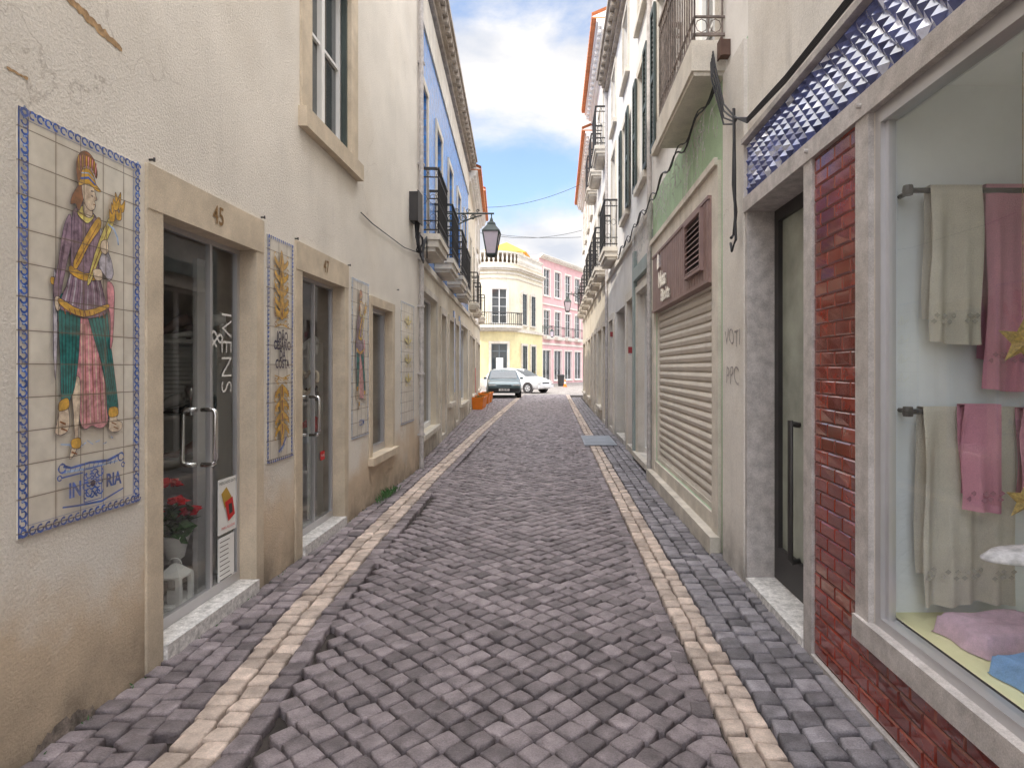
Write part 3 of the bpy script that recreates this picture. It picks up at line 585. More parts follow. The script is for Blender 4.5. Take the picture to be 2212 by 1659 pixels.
panel(2.241,2.899,.86,2.48,dr1,'glazed tile picture of a helmeted figure with staff and scroll border',.127)
panel(4.194,4.602,.83,2.435,dr2,'tile panel with gold scrollwork and a painted name',.135)
panel(5.95,6.49,.79,2.40,dr3,'tile panel with a small standing painted figure',.135)
panel(7.88,8.60,.75,2.38,dr4,'faded tile panel with pale gold ornament',.135)
M_['ochre']=mat('bare_ochre_plaster',(.42,.27,.14),.95,var=.5,vs=25,bump=.8)
def flake(top,bot):
    m=MB(F1); m.quad(*[(a,.002,b) for a,b in top+bot[::-1]]); m.done('flaked_plaster',b1,['ochre'])
flake([(2.40+i*.015,3.05-.0025*i+R.uniform(-.006,.010)) for i in range(27)],[(2.40+i*.015,3.042-.0028*i-.020*math.sin(i/26*3.1)+R.uniform(-.010,.004)) for i in range(27)])
flake([(2.2+.01*i,2.60+R.uniform(0,.006)) for i in range(10)],[(2.2+.01*i,2.596-R.uniform(0,.006)) for i in range(10)])
m=MB(F1); N_=22; m.quad(*[(2.30+.34*i/N_,.003,.065*math.sin(math.pi*i/N_)**.6+R.uniform(-.012,.014)) for i in range(N_+1)],(2.64,.003,-.02),(2.30,.003,-.02)); m.done('damaged_base',b1,[mat('broken_render',(.24,.20,.17),.95,var=.5,vs=18,bump=1,bd=.01,speck=.3)])
for u,z in ((2.98,2.53),(4.12,2.53),(4.66,2.5),(5.86,2.5),(7.7,2.5)):
    m=MB(F1); m.tube([(u,0,z),(u,.025,z)],.006,6); m.tube([(u,.025,z-.010),(u,.025,z+.010)],.005,6); m.done('wall_hook',b1,['iron'])
m=MB(F1); m.box(8.35,8.6,.0,.12,3.55,3.95); m.box(8.33,8.62,.12,.13,3.53,3.97); m.done('junction_box',None,[ 'iron'],loc=(-1.95,8.45,3.55),label='dark electrical junction box fixed to the cream wall',category='junction box')
m=MB(F1)
for k in range(4):
    m.tube([(8.5,.05+k*.02,3.55),(8.52+k*.02,.06,3.35-k*.03),(8.62,.08+.02*k,3.15-k*.05),(8.8,.10,3.2+k*.05),(8.95,.12,3.45),(9.3,.05,3.2)],.011,5)
m.tube([(8.62+.12*math.cos(t*.7),.08+.03*math.cos(t),3.3+.14*math.sin(t*.7)) for t in range(20)],.012,5)
m.tube([(8.95,.03,3.2),(8.0,.02,3.1),(6.6,.02,3.08),(6.2,.02,3.1)],.006,5)
m.done('cable_bundle',None,['cable'],loc=(-1.95,8.6,3.2),label='bundle of black cables looped on the corner wall',category='cables')
m=MB()
for i in range(160):
    c=(-1.96+R.uniform(0,.07),R.choice([6.9,7.2,7.05])+R.gauss(0,.14),0.0); a=R.uniform(0,6.28); leafpt(c,(math.cos(a)*.5,math.sin(a)*.5,1),R.uniform(.05,.15),.006,0,m)
for i in range(90):
    c=(-1.985+R.uniform(0,.03),R.uniform(2.2,8.8),0.0); a=R.uniform(0,6.28); leafpt(c,(math.cos(a)*.7,math.sin(a)*.7,1),R.uniform(.015,.045),.004,0,m)
m.done('weeds',None,['leaf'],recalc=False,kind='stuff',label='small green weeds at the foot of the wall',category='plant')
# ---------------------------------------------------------------- generic row buildings
def rowbuilding(name,label,F,Lu,Hh,low,up,zs,ops,eave='cornice',back=6):
    o=F(0,0,0); root=thing(name,label,'building',(o.x,o.y,0))
    holes=[(q[1],q[2],q[3],q[4],q[5] if len(q)>5 else .15) for q in ops if q[0] in('win','door','shop','recess','swin')]
    w=MB(F); wall_grid(w,0,Lu,-.03,Hh,holes,zs=zs); shell(w,0,Lu,-.03,Hh,back,zs=zs); w.done('wall',root,[low,up])
    for q in ops:
        k=q[0]
        if k=='win': window(root,F,*q[1:5])
        elif k=='swin': window(root,F,*q[1:5],fmat='greenp',shut=True)
        elif k=='door': door(root,F,*q[1:5])
        elif k=='shop': window(root,F,*q[1:5],sur=.1,cols=2,rows=1,fmat='whitep',name='shop_window')
        elif k=='recess':
            d=q[5]; m=MB(F); u0,u1,z0,z1=q[1:5]
            m.box(u0,u1,-d-.03,-d,z0,z1,0); 
            for i in range(5): m.box(u0+.06+i*(u1-u0-.1)/5,u0+(i+1)*(u1-u0-.1)/5,-d,-d+.02,z0+.1,z1-.5,1)
            m.done('entrance',root,['dark','greenp'])
        elif k=='balc': balcony(root,F,*q[1:6],*(q[6:] if len(q)>6 else ()))
    if eave=='cornice': cornice(root,F,0,Lu,Hh)
    elif eave=='tiles': cornice(root,F,0,Lu,Hh-.12,d=.3,mat_='white'); tileroof(root,F,0,Lu,Hh,over=.42)
    m=MB(F)
    if zs: m.box(0.01,Lu-.01,0.001,.05,zs-.06,zs+.05); m.done('string_course',root,['stonew'])
    return root
F2=Frame(-2.08,9.0,-.67,10.5); L2=math.hypot(.67,10.5)
b2=rowbuilding('tiled_house','blue azulejo fronted house with iron balconies above cream shopfronts',F2,L2,8.2,'cream2','bluetile',3.2,
 [('shop',.35,2.5,.42,2.75),('door',3.2,4.0,.12,2.6),('win',4.7,5.6,.7,2.6),('door',6.2,7.0,.12,2.6),('shop',7.6,9.9,.5,2.7),
  ('win',.45,1.25,3.58,6.1),('balc',.2,1.45,3.3,3.56,.36),('win',2.5,3.3,3.58,6.1),('balc',2.25,3.55,3.3,3.56,.36),('win',4.6,5.4,3.58,6.1),('balc',4.35,5.65,3.3,3.56,.36),
  ('win',6.7,7.5,3.58,6.1),('balc',6.45,7.75,3.3,3.56,.3),('win',8.8,9.6,3.58,6.1)])
m=MB(F2); m.box(0.01,L2-.01,.001,.03,7.1,7.75); m.done('frieze',b2,['stonew'])
for a,b in ((5.72,6.02),(7.15,7.48)):
    m=MB(F2); m.box(a,b,.001,.02,.9,2.9); m.done('tile_pier',b2,['bluetile'])
F3=Frame(-2.75,19.5,-.45,5.3); L3_=math.hypot(.45,5.3)
b3=rowbuilding('town_house','narrow ochre and cream town house with red doorway and tiled eave',F3,L3_,8.0,'cream2','cream2',3.3,
 [('door',.6,1.5,.12,2.6),('shop',2.2,4.3,.5,2.6),('win',.7,1.5,3.7,5.9),('balc',.5,1.7,3.45,3.68,.3,1,.2,'stonew',False),('win',3.2,4.0,3.7,5.9),('balc',3,4.2,3.45,3.68,.3,1,.2,'stonew',False)],eave='tiles',back=4.4)
F4=Frame(-3.2,24.8,-.45,5.2); L4=math.hypot(.45,5.2)
b4=rowbuilding('town_house','cream and white town house at the corner of the square',F4,L4,8.9,'cream2','white',3.4,
 [('door',.5,1.4,.12,2.6),('shop',2.1,4.4,.5,2.6),('win',.7,1.5,3.9,6.0),('win',3.2,4.0,3.9,6.0),('balc',3,4.2,3.6,3.88,.3,1,.2,'stonew',False),('win',.7,1.5,6.6,8.0),('win',3.2,4.0,6.6,8.0)],eave='tiles',back=4.4)
m=MB(F3); m.box(4.55,4.9,.001,.03,.5,1.5); m.done('red_panel',b3,['red'])
# ---------------------------------------------------------------- RIGHT BUILDING 1
FR=Frame(1.36,0,side='R')
r1=thing('shop_building','linen shop clad in glazed brown tiles with blue relief tile band','building',(1.36,3,0))
HR=[(-.6,2.54,.42,2.58,.06),(3.21,4.16,.04,2.58,.22)]
w=MB(FR); wall_grid(w,-4,4.2,-.03,9.6,HR,jm=1); shell(w,-4,4.2,-.03,9.6); w.done('wall',r1,['plasterR','stoneg'])
st=MB(FR)
st.box(2.55,2.66,0,.025,.33,2.58); st.box(-1,2.66,0,.04,.32,.42); st.box(-1,4.2,0,.034,2.58,2.68); st.box(3.11,3.21,0,.025,-.02,2.58); st.box(-1,4.2,0,.05,3.055,3.09); st.box(4.16,4.2,0,.02,-.02,2.58); st.box(-1,3.11,0.0,.03,-.03,.025)
for u in (2.60,3.14): st.tube([(u,.034,2.63),(u,.055,2.63)],.012,8)
st.done('stone_trim',r1,['stoneg'])
gb=MB(FR); gb.box(-1,2.54,0.0005,.006,.025,.32); gb.box(2.66,3.11,.0005,.006,.025,2.58); gb.done('tile_bed',r1,['grout'])
bk=MB(FR); bh=.0705; bw=.152
def brickt(a,b,c,d):
    n0,n1=.006,.0125; q=.0075; j=[R.uniform(-.0008,.0008) for _ in range(4)]
    bk.add([(a,n0,c),(b,n0,c),(b,n0,d),(a,n0,d),(a+q,n1+j[0],c+q),(b-q,n1+j[1],c+q),(b-q,n1+j[2],d-q),(a+q,n1+j[3],d-q)],[(0,1,5,4),(1,2,6,5),(2,3,7,6),(3,0,4,7),(4,5,6,7)])
row=0; z=.030
while z<2.575:
    z1=min(z+bh,2.578); a0=0.2 if z1<.33 else 2.664
    u=3.108-(row%2)*bw/2
    if row%2: brickt(max(a0,u+.002),3.108,z+.001,z1-.002)
    while u>a0+.01:
        l=max(a0,u-bw)
        if u-l>.02: brickt(l+.002,u,z+.001,z1-.002)
        u-=bw
    z+=bh; row+=1
bk.done('glazed_tiles',r1,['brick'])
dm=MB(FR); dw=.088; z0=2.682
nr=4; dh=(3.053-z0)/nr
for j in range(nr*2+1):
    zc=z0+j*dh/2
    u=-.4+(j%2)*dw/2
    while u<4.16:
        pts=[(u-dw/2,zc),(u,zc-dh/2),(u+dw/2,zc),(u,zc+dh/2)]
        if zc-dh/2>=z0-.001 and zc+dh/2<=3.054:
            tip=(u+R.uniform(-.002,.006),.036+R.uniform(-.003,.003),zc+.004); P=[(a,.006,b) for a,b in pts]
            for k,mi in ((0,1),(1,0),(2,0),(3,1)):  # facets painted light or dark by facing, imitating reflections on the glaze
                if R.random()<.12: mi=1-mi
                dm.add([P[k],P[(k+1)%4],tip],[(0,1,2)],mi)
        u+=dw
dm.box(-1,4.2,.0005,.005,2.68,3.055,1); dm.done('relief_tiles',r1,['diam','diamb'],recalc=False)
dwn=MB(FR)
dwn.box(2.50,2.54,-.06,.0,.42,2.58); dwn.box(-.6,2.50,-.06,.0,2.52,2.58); dwn.box(-.6,2.50,-.06,0,.42,.46); dwn.box(2.475,2.50,-.05,-.02,.46,2.52)
sw=dwn.done('shop_window',r1,['alu']); g=MB(FR); g.quad((-.6,-.035,.46),(2.475,-.035,.46),(2.475,-.035,2.52),(-.6,-.035,2.52)); g.done('window_pane',sw,['glassw'])
M_['dispw']=mat('display_wall_paint',(.84,.86,.86),.8,var=.06,bump=.05); M_['dispf']=mat('display_base_cloth',(.82,.77,.46),.85,var=.06)
r=MB(FR); r.quad((2.56,-.07,.42),(2.56,-1.3,.42),(2.56,-1.3,2.7),(2.56,-.07,2.7),mi=0); r.quad((-.6,-1.3,.42),(2.56,-1.3,.42),(2.56,-1.3,2.7),(-.6,-1.3,2.7),mi=0); r.quad((-.6,-.07,.462),(2.56,-.07,.462),(2.56,-1.3,.462),(-.6,-1.3,.462),mi=1); r.quad((-.6,-.07,2.7),(2.56,-.07,2.7),(2.56,-1.3,2.7),(-.6,-1.3,2.7),mi=0); r.quad((-.6,-.07,.42),(-.6,-1.3,.42),(-.6,-1.3,2.7),(-.6,-.07,2.7),mi=0); r.done('display_box',r1,['dispw','dispf'])
d=MB(FR); a=-.22
d.box(3.21,3.27,a,a+.05,.06,2.58); d.box(4.09,4.16,a,a+.05,.06,2.58); d.box(3.27,4.09,a,a+.05,2.50,2.58); d.box(3.27,4.09,a,a+.05,.06,.28)
dr=d.done('door',r1,['iron'],label='dark framed door with frosted green glass'); g=MB(FR); g.quad((3.27,a+.02,.28),(4.09,a+.02,.28),(4.09,a+.02,2.5),(3.27,a+.02,2.5)); g.done('door_pane',dr,[mat('frosted_green_glass',(.34,.36,.30),.22,var=.25,vs=3,bump=.25,bs=180,spec=.7)])
h=MB(FR); h.tube([(3.78,a+.03,1.14),(3.78,a+.08,1.15),(3.78,a+.09,1.17),(3.78,a+.09,.30),(3.78,a+.08,.28),(3.78,a+.03,.29)],.018,8); h.done('handle',dr,['iron'],smooth=True)
t=MB(FR); t.box(3.212,4.158,-.22,.03,-.02,.055); t.done('door_step',dr,['marble'])
def towel(x0,x1,Y,zt,zb,col,label,seed,band=True):
    rr=random.Random(seed); m=MB(); nx=36; nz=60; vs=[];fs=[]; p1,p2=rr.uniform(0,6),rr.uniform(0,6)
    def fold(x,t): return .016*math.sin((x-x0)*38+p1+t*1.2)+.010*math.sin((x-x0)*71+p2)*(.4+t)
    for side in (0,1):
        for j in range(nz+1):
            t=j/nz; z=zt-(zt-zb)*t*(1 if side==0 else .85)
            for i in range(nx+1):
                x=x0+(x1-x0)*i/nx; x+= .012*math.sin(t*5+p1)*t
                rib=.004 if (band and .86<t<.97 and int(t*120)%2) else 0
                y=Y+( -.02-fold(x,t)*min(1,t*4)-rib if side==0 else .025+fold(x,t)*.4*min(1,t*4))
                vs.append((x,y,z+ (0 if j else .012)-(.008*math.sin((x-x0)*17+p2)*t)))
    W=nx+1
    for side in (0,1):
        o=side*W*(nz+1)
        for j in range(nz):
            for i in range(nx): fs.append((o+j*W+i,o+j*W+i+1,o+(j+1)*W+i+1,o+(j+1)*W+i))
    o=W*(nz+1)
    for i in range(nx): fs.append((i,i+1,o+i+1,o+i))
    m.add(vs,fs,0)
    if band:
        zb2=zb+(zt-zb)*.16
        k=max(3,int((x1-x0)/.035))
        for i in range(k):
            for q in (0,1):
                cx=x0+(x1-x0)*(i+.5+.25*(q-.5))/k+.012*math.sin(.84*5+p1)*.84; cz=zb2+(.012 if q else -.012); e=.013; yy=Y-.022-fold(cx,.84)-.006
                m.add([(cx-e,yy,cz),(cx,yy,cz-e*.8),(cx+e,yy,cz),(cx,yy,cz+e*.8)],[(0,1,2,3)],1)
    return m.done('towel',None,[mat('towel_cloth_%d'%seed,col,.98,var=.08,vs=6,bump=1,bs=260,bd=.01,speck=.14),mat('towel_pattern_%d'%seed,[x*.5 for x in col],.95,bump=0)],smooth=True,loc=(x0,Y,zb),label=label,category='towel',group='towels hung in the shop display')
cr=(.80,.74,.63); pk=(.80,.36,.47)
towel(1.53,1.74,2.46,2.23,1.60,cr,'cream bath towel with woven band on the upper rail',1)
towel(1.77,2.02,2.48,2.24,1.41,pk,'pink bath towel hung on the upper rail',2)
towel(1.93,2.10,2.40,2.25,1.85,cr,'small cream towel over the pink one',3)
towel(1.50,1.88,2.46,1.33,.54,cr,'large cream bath towel on the lower rail',4)
towel(1.62,1.765,2.39,1.345,.93,pk,'small pink hand towel over a cream one',5)
towel(1.86,2.08,2.40,1.33,.93,pk,'pink towel on the lower rail',6)
for z in (2.225,1.322):
    m=MB(); m.tube([(1.45,2.46,z),(2.4,2.46,z)],.011,8); m.tube([(1.47,2.46,z),(1.47,2.555,z)],.010,6); m.lathe((1.45,2.46,z-.02),[(.018,0),(.022,.02),(.018,.04)],10); m.done('towel_rail',None,['iron'],loc=(1.45,2.46,z),label='dark metal towel rail in the display window',category='rail',group='towel rails')
def folded(c,sx,sy,h,col,label,ang,seed):
    m=MB(); ca,sa=math.cos(ang),math.sin(ang)
    n=22; vs=[];fs=[]
    for j in range(n+1):
        for i in range(n+1):
            a=-1+2*i/n; b=-1+2*j/n; e=max(abs(a),abs(b)); z=h*(1-max(0,(e-.78)/.22)**2.2)**.5 if e<1 else 0
            z+= .005*math.sin(a*5+b*3+seed)+.003*math.sin(b*11+a*4) if e<.9 else 0
            wob=1+.05*math.sin(b*4+seed)*abs(a); x=a*sx*wob; y=b*sy*(1+.04*math.sin(a*5))
            vs.append((c[0]+x*ca-y*sa,c[1]+x*sa+y*ca,c[2]+max(0,z)))
    for j in range(n):
        for i in range(n): fs.append((j*(n+1)+i,j*(n+1)+i+1,(j+1)*(n+1)+i+1,(j+1)*(n+1)+i))
    m.add(vs,fs)
    return m.done('folded_towel',None,[mat('folded_cloth_%d'%seed,col,.97,var=.12,vs=28,bump=1,bs=220,bd=.008,speck=.12)],loc=c,label=label,category='towel',smooth=True,recalc=False)
folded((1.70,2.28,.466),.19,.12,.075,(.80,.56,.68),'folded lilac patterned towel on the display base',.15,3); folded((1.62,1.96,.466),.13,.10,.07,(.28,.48,.82),'folded blue towel on the display base',.1,5)
ib=thing('ironing_board','slim grey white padded oval board with flowered cover','ironing board',(1.86,2.14,.472))
m=MB(); m.lathe((1.86,2.12,.472),[(.17,.345),(.2,.352),(.2,.362),(.18,.385),(.1,.395)],28,sx=1.75,sy=.5); m.done('cover',ib,[mat('flowered_cover',(.70,.66,.68),.8,var=.35,vs=30)],smooth=True)
m=MB(); m.tube([(1.98,2.12,.475),(1.86,2.12,.82)],.012,8); m.tube([(1.86,2.12,.475),(1.98,2.12,.82)],.012,8); m.done('stand',ib,['alu'])
def star(c,r,label):
    m=MB(); P=[]
    for k in range(10):
        a=math.pi*k/5+.2; q=r if k%2==0 else r*.42; P.append((c[0]+q*math.cos(a),c[1],c[2]+q*math.sin(a)))
    vs=P+[(c[0],c[1]-.03,c[2]),(c[0],c[1]+.03,c[2])]
    m.add(vs,[(i,(i+1)%10,10) for i in range(10)]+[(i,(i+1)%10,11) for i in range(10)]); m.tube([(c[0],c[1],c[2]+r*.9),(c[0],c[1],2.69)],.0012,4)
    m.done('star_ornament',None,[mat('dull_gold_wicker',(.42,.29,.09),.6,var=.5,vs=90)],loc=c,label=label,category='ornament',group='hanging gold stars')
star((1.77,2.27,1.60),.10,'gold star ornament hung in front of pink towel'); star((1.78,2.27,1.0),.08,'gold star ornament hung above the folded towel')
# ---------------------------------------------------------------- RIGHT BUILDING 2
r2=thing('green_shop_building','pale green shop building with roller shutter and stone balcony','building',(1.36,6,0))
HR2=[(5.05,7.93,.28,2.95,.08),(4.95,5.95,4.10,6.4,.16),(7.0,7.7,4.35,6.2,.15)]
w=MB(FR); wall_grid(w,4.2,8.2,-.03,8.8,HR2,zs=3.82); shell(w,4.2,8.2,-.03,8.8,zs=3.82); w.done('wall',r2,['green','white'])
m=MB(FR); m.box(4.202,4.72,0,.03,-.03,3.80); m.done('pilaster',r2,['plasterR']) 
M_['spray']=mat('faded_spray_paint',(.42,.385,.37),.85,var=.45,vs=35,blotch=.5)
for tx_,sz,zc in (('VOTI',.17,1.72),('PPC',.19,1.44)):
    m=MB(FR); m.text(tx_,sz,lambda x,y:FR(4.46-x-y*.12+.008*math.sin(y*40),.033,zc+y+.012*math.sin(x*22+zc*9)-x*.05),offset=-.001); m.done('graffiti',r2,['spray'])
m=MB(FR); m.box(4.86,5.05,0,.03,.0,3.18); m.box(7.93,8.12,0,.03,0,3.18); m.box(5.05,7.93,0,.03,2.952,3.18); m.box(4.86,8.12,0.031,.06,3.14,3.2); m.box(5.05,7.93,-.08,.02,0,.279); m.box(4.84,8.14,.021,.10,-.02,.14); m.done('stone_trim',r2,['stonew'])
sh=MB(FR); zz=.29; prof=[]
while zz<2.2:
    prof+=[(zz,-.058),(zz+.010,-.035),(zz+.045,-.026),(zz+.075,-.036),(zz+.084,-.058)]; zz+=.0905
vs=[];fs=[]
for z,n in prof: vs+=[(5.09,n,z),(7.89,n,z)]
for i in range(len(prof)-1): fs.append((2*i,2*i+1,2*i+3,2*i+2))
sh.add(vs,fs); sh.box(5.05,5.09,-.07,-.01,.28,2.22); sh.box(7.89,7.93,-.07,-.01,.28,2.22); sh.box(5.09,7.89,-.05,-.015,.281,.33)
sh.done('roller_shutter',r2,['shutterm'])
sg=MB(FR); sg.box(5.05,7.93,-.05,.045,2.22,2.95,0)
k=28
for i in range(k): u=5.07+i*2.84/k; sg.box(u,u+.085,.045,.053,2.25,2.92,0)
sg.box(5.05,7.93,.045,.062,2.22,2.25,0); sg.box(5.05,7.93,.045,.062,2.92,2.95,0)
so=sg.done('shop_sign',r2,['brown'],label='mauve brown slatted fascia sign with metal lettering')
v=MB(FR); v.box(5.25,5.85,.054,.058,2.38,2.86,0)
for i in range(9): z=2.39+i*.05; v.add([(5.25,.058,z+.035),(5.85,.058,z+.035),(5.85,.085,z),(5.25,.085,z)],[(0,1,2,3)],1)
v.box(5.22,5.25,.054,.09,2.35,2.89,1); v.box(5.85,5.88,.054,.09,2.35,2.89,1); v.box(5.25,5.85,.054,.09,2.35,2.38,1); v.box(5.25,5.85,.054,.09,2.86,2.89,1); v.done('vent_grille',so,['dark','brown'])
l=MB(FR); 
for n in (.056,.075): 
    l.text('Noa',.26,lambda x,y:FR(7.15-x,n,2.56+y),offset=.006); l.text('Bonita',.2,lambda x,y:FR(6.95-x,n,2.36+y),offset=.005)
l.prism([(7.3,2.72),(7.42,2.70),(7.45,2.80),(7.38,2.90),(7.30,2.86)],.056,.08); l.done('sign_lettering',so,['steel'])
window(r2,FR,4.95,5.95,4.10,6.4,sur=.14,smat='stonew',fmat='whitep',rows=4,name='balcony_door')
balcony(r2,FR,4.74,6.35,3.81,4.08,.27,rh=1.02,sp=.09,plain=True,imat='rust',br=.008,fancy=2)
window(r2,FR,7.0,7.7,4.35,6.2,fmat='greenp',shut=True)
cornice(r2,FR,4.2,8.2,8.8)
F_3=Frame(1.37,8.2,side='R')
r3=rowbuilding('town_house','weathered white town house with dark green shutters and shop doors',F_3,6.8,8.7,'plasterR','white',3.7,
 [('shop',.35,1.5,.15,2.7),('door',1.9,2.8,.12,2.7),('recess',3.3,4.9,.1,2.7,.5),('door',5.4,6.3,.12,2.6),
  ('swin',.6,1.35,4.35,6.1),('swin',2.7,3.45,4.35,6.1),('win',4.9,5.7,4.1,6.3),('balc',4.6,6.0,3.82,4.08,.3,1,.12),('win',.6,1.35,6.9,8.1),('win',2.7,3.45,6.9,8.1),('win',4.9,5.65,6.9,8.1)])
m=MB(F_3); m.box(.05,.2,0.001,.06,0,3.4); m.box(1.6,1.78,.001,.06,0,3.4); m.box(0.2,1.6,.001,.07,2.9,3.1); m.done('shopfront_frame',r3,[mat('grey_green_paint',(.28,.34,.33),.5,var=.15)])
F_4=Frame(1.38,15.0,side='R')
r4=rowbuilding('tall_house','tall white house with terracotta tiled eave and iron balconies',F_4,5.6,10.3,'cream2','white',3.8,
 [('door',.5,1.4,.12,2.6),('shop',2.0,3.4,.4,2.6),('door',4.0,4.9,.12,2.6),
  ('win',.6,1.4,4.1,6.1),('balc',.35,1.65,3.84,4.08,.32,1,.15),('win',2.4,3.2,4.1,6.1),('balc',2.15,3.45,3.84,4.08,.32,1,.15),('win',4.2,5.0,4.1,6.1),('balc',3.95,5.2,3.84,4.08,.32,1,.15),
  ('win',.6,1.4,7.2,9.0),('balc',.35,1.65,6.94,7.18,.32,1,.15),('win',2.4,3.2,7.2,9.0),('balc',2.15,3.45,6.94,7.18,.32,1,.15),('win',4.2,5.0,7.2,9.0),('balc',3.95,5.2,6.94,7.18,.32,1,.15)],eave='tiles')
F_5=Frame(1.40,20.6,.08,9.4,side='R')
r5=rowbuilding('tall_house','white corner house with tiled eave at the end of the street',F_5,9.4,9.7,'cream2','white',3.8,
 [('door',.5,1.4,.12,2.6),('shop',2.0,3.8,.4,2.6),('door',4.5,5.4,.12,2.6),('shop',6.2,8.6,.4,2.6)]+[('win',a,a+.8,4.1,6.1) for a in (.8,2.9,5.0,7.2)]+[('balc',a-.25,a+1.05,3.84,4.08,.32,1,.2,'stonew',False) for a in (.8,2.9,5.0,7.2)]+[('win',a,a+.8,7.0,8.6) for a in (.8,2.9,5.0,7.2)],eave='tiles')
for (u,fr) in ((8.2,FR),(.0,F_4)):
    m=MB(fr); m.tube([(u,.05,.0),(u,.05,8.4)],.035,8); o=fr(u,.05,0); m.done('downpipe',None,['stoneg'],loc=(o.x,o.y,0),label='grey downpipe between two house fronts',category='pipe')
M_['dred']=mat('dull_red_sign',(.30,.03,.035),.6,bump=0)
for u,z in ((2.05,1.75),(5.3,2.2)):
    m=MB(F_3); m.box(u,u+.02,.02,.09,z,z+.11,0); m.box(u-.002,u,.035,.075,z-.03,z-.0,1); m.tube([(u+.01,0,z+.09),(u+.01,.08,z+.12)],.005,5,mi=1); o=F_3(u,.0,z); m.done('shop_sign',None,['dred','greyp'],loc=o,label='small dark red projecting sign on the white house',category='sign',group='small projecting signs')
# ---------------------------------------------------------------- cables & lights right
m=MB(FR)
for k in range(4):
    m.tube([(4.75+.02*k,.10,4.0),(4.6,.12+.01*k,3.8-.03*k),(4.45,.10,3.45-.05*k),(4.3,.07,3.30-.02*k),(4.22,.07,3.25),(4.0,.07,3.13+.010*k),(3.4,.05,3.11+.012*k),(2.0,.05,3.11+.012*k),(0,.05,3.11+.012*k)],.007,5)
m.tube([(4.3,.07,3.35),(4.26,.08,3.1),(4.28,.08,2.8),(4.25,.07,2.6),(4.3,.07,2.45),(4.26,.1,2.42)],.012,5)
m.tube([(4.3,.07,3.3),(4.24,.08,2.9),(4.24,.08,2.62),(4.22,.08,2.4),(4.28,.09,2.33),(4.34,.08,2.4)],.010,5)
m.done('cable_bundle',None,['cable'],loc=(1.3,4.3,3.3),label='black cables looping along the wall above the linen shop',category='cables')
m=MB(FR); m.box(4.61,4.69,.0,.07,3.90,4.02); m.box(4.60,4.70,.07,.08,3.89,4.03); m.done('junction_box',None,[mat('rusty_brown_box',(.14,.08,.06),.8,var=.4)],loc=(1.3,4.68,3.9),label='small rusty junction box beside the stone balcony',category='junction box')
m=MB(FR); base=[(4.72+i*.12,.08,3.72-.05*math.sin(i*.9)) for i in range(62)]
m.tube(base,.007,4); m.tube([(a,.10,z-.05+.04*math.sin(a*3)) for a,b,z in base],.009,4)
for i in range(95):
    u=R.uniform(4.75,9.8); z=3.7-.03*R.random(); L=R.uniform(.12,.55); pts=[(u,.08,z)]
    q=u
    for k in range(1,6): q+=R.uniform(-.035,.035); pts.append((q,.05+R.uniform(0,.05),z-L*k/5))
    m.tube(pts,.002,3,mi=1,cap=False)
    for p in pts[2::2]: m.box(p[0]-.004,p[0]+.004,p[1]-.004,p[1]+.004,p[2]-.008,p[2]+.008,1)
m.done('string_lights',None,['cable','greyp'],loc=(1.3,6,3.7),label='unlit icicle string lights hanging on green wall',category='lights')
def span(a,b,sag): return [(a[0]+(b[0]-a[0])*t/12,a[1]+(b[1]-a[1])*t/12,a[2]+(b[2]-a[2])*t/12-sag*4*(t/12)*(1-t/12)) for t in range(13)]
for a,b,s_ in (((-3.2,27,8.7),(1.1,25,9.1),.25),((-3.5,29,8.0),(1.35,28,7.9),.3),((-3.3,28.5,7.9),(1.35,29,7.8),.12)):
    m=MB(); m.tube(span(a,b,s_),.010,4); m.done('overhead_cable',None,['cable'],loc=a,label='thin black cable spanning the street between houses',category='cable',group='cables spanning the street')
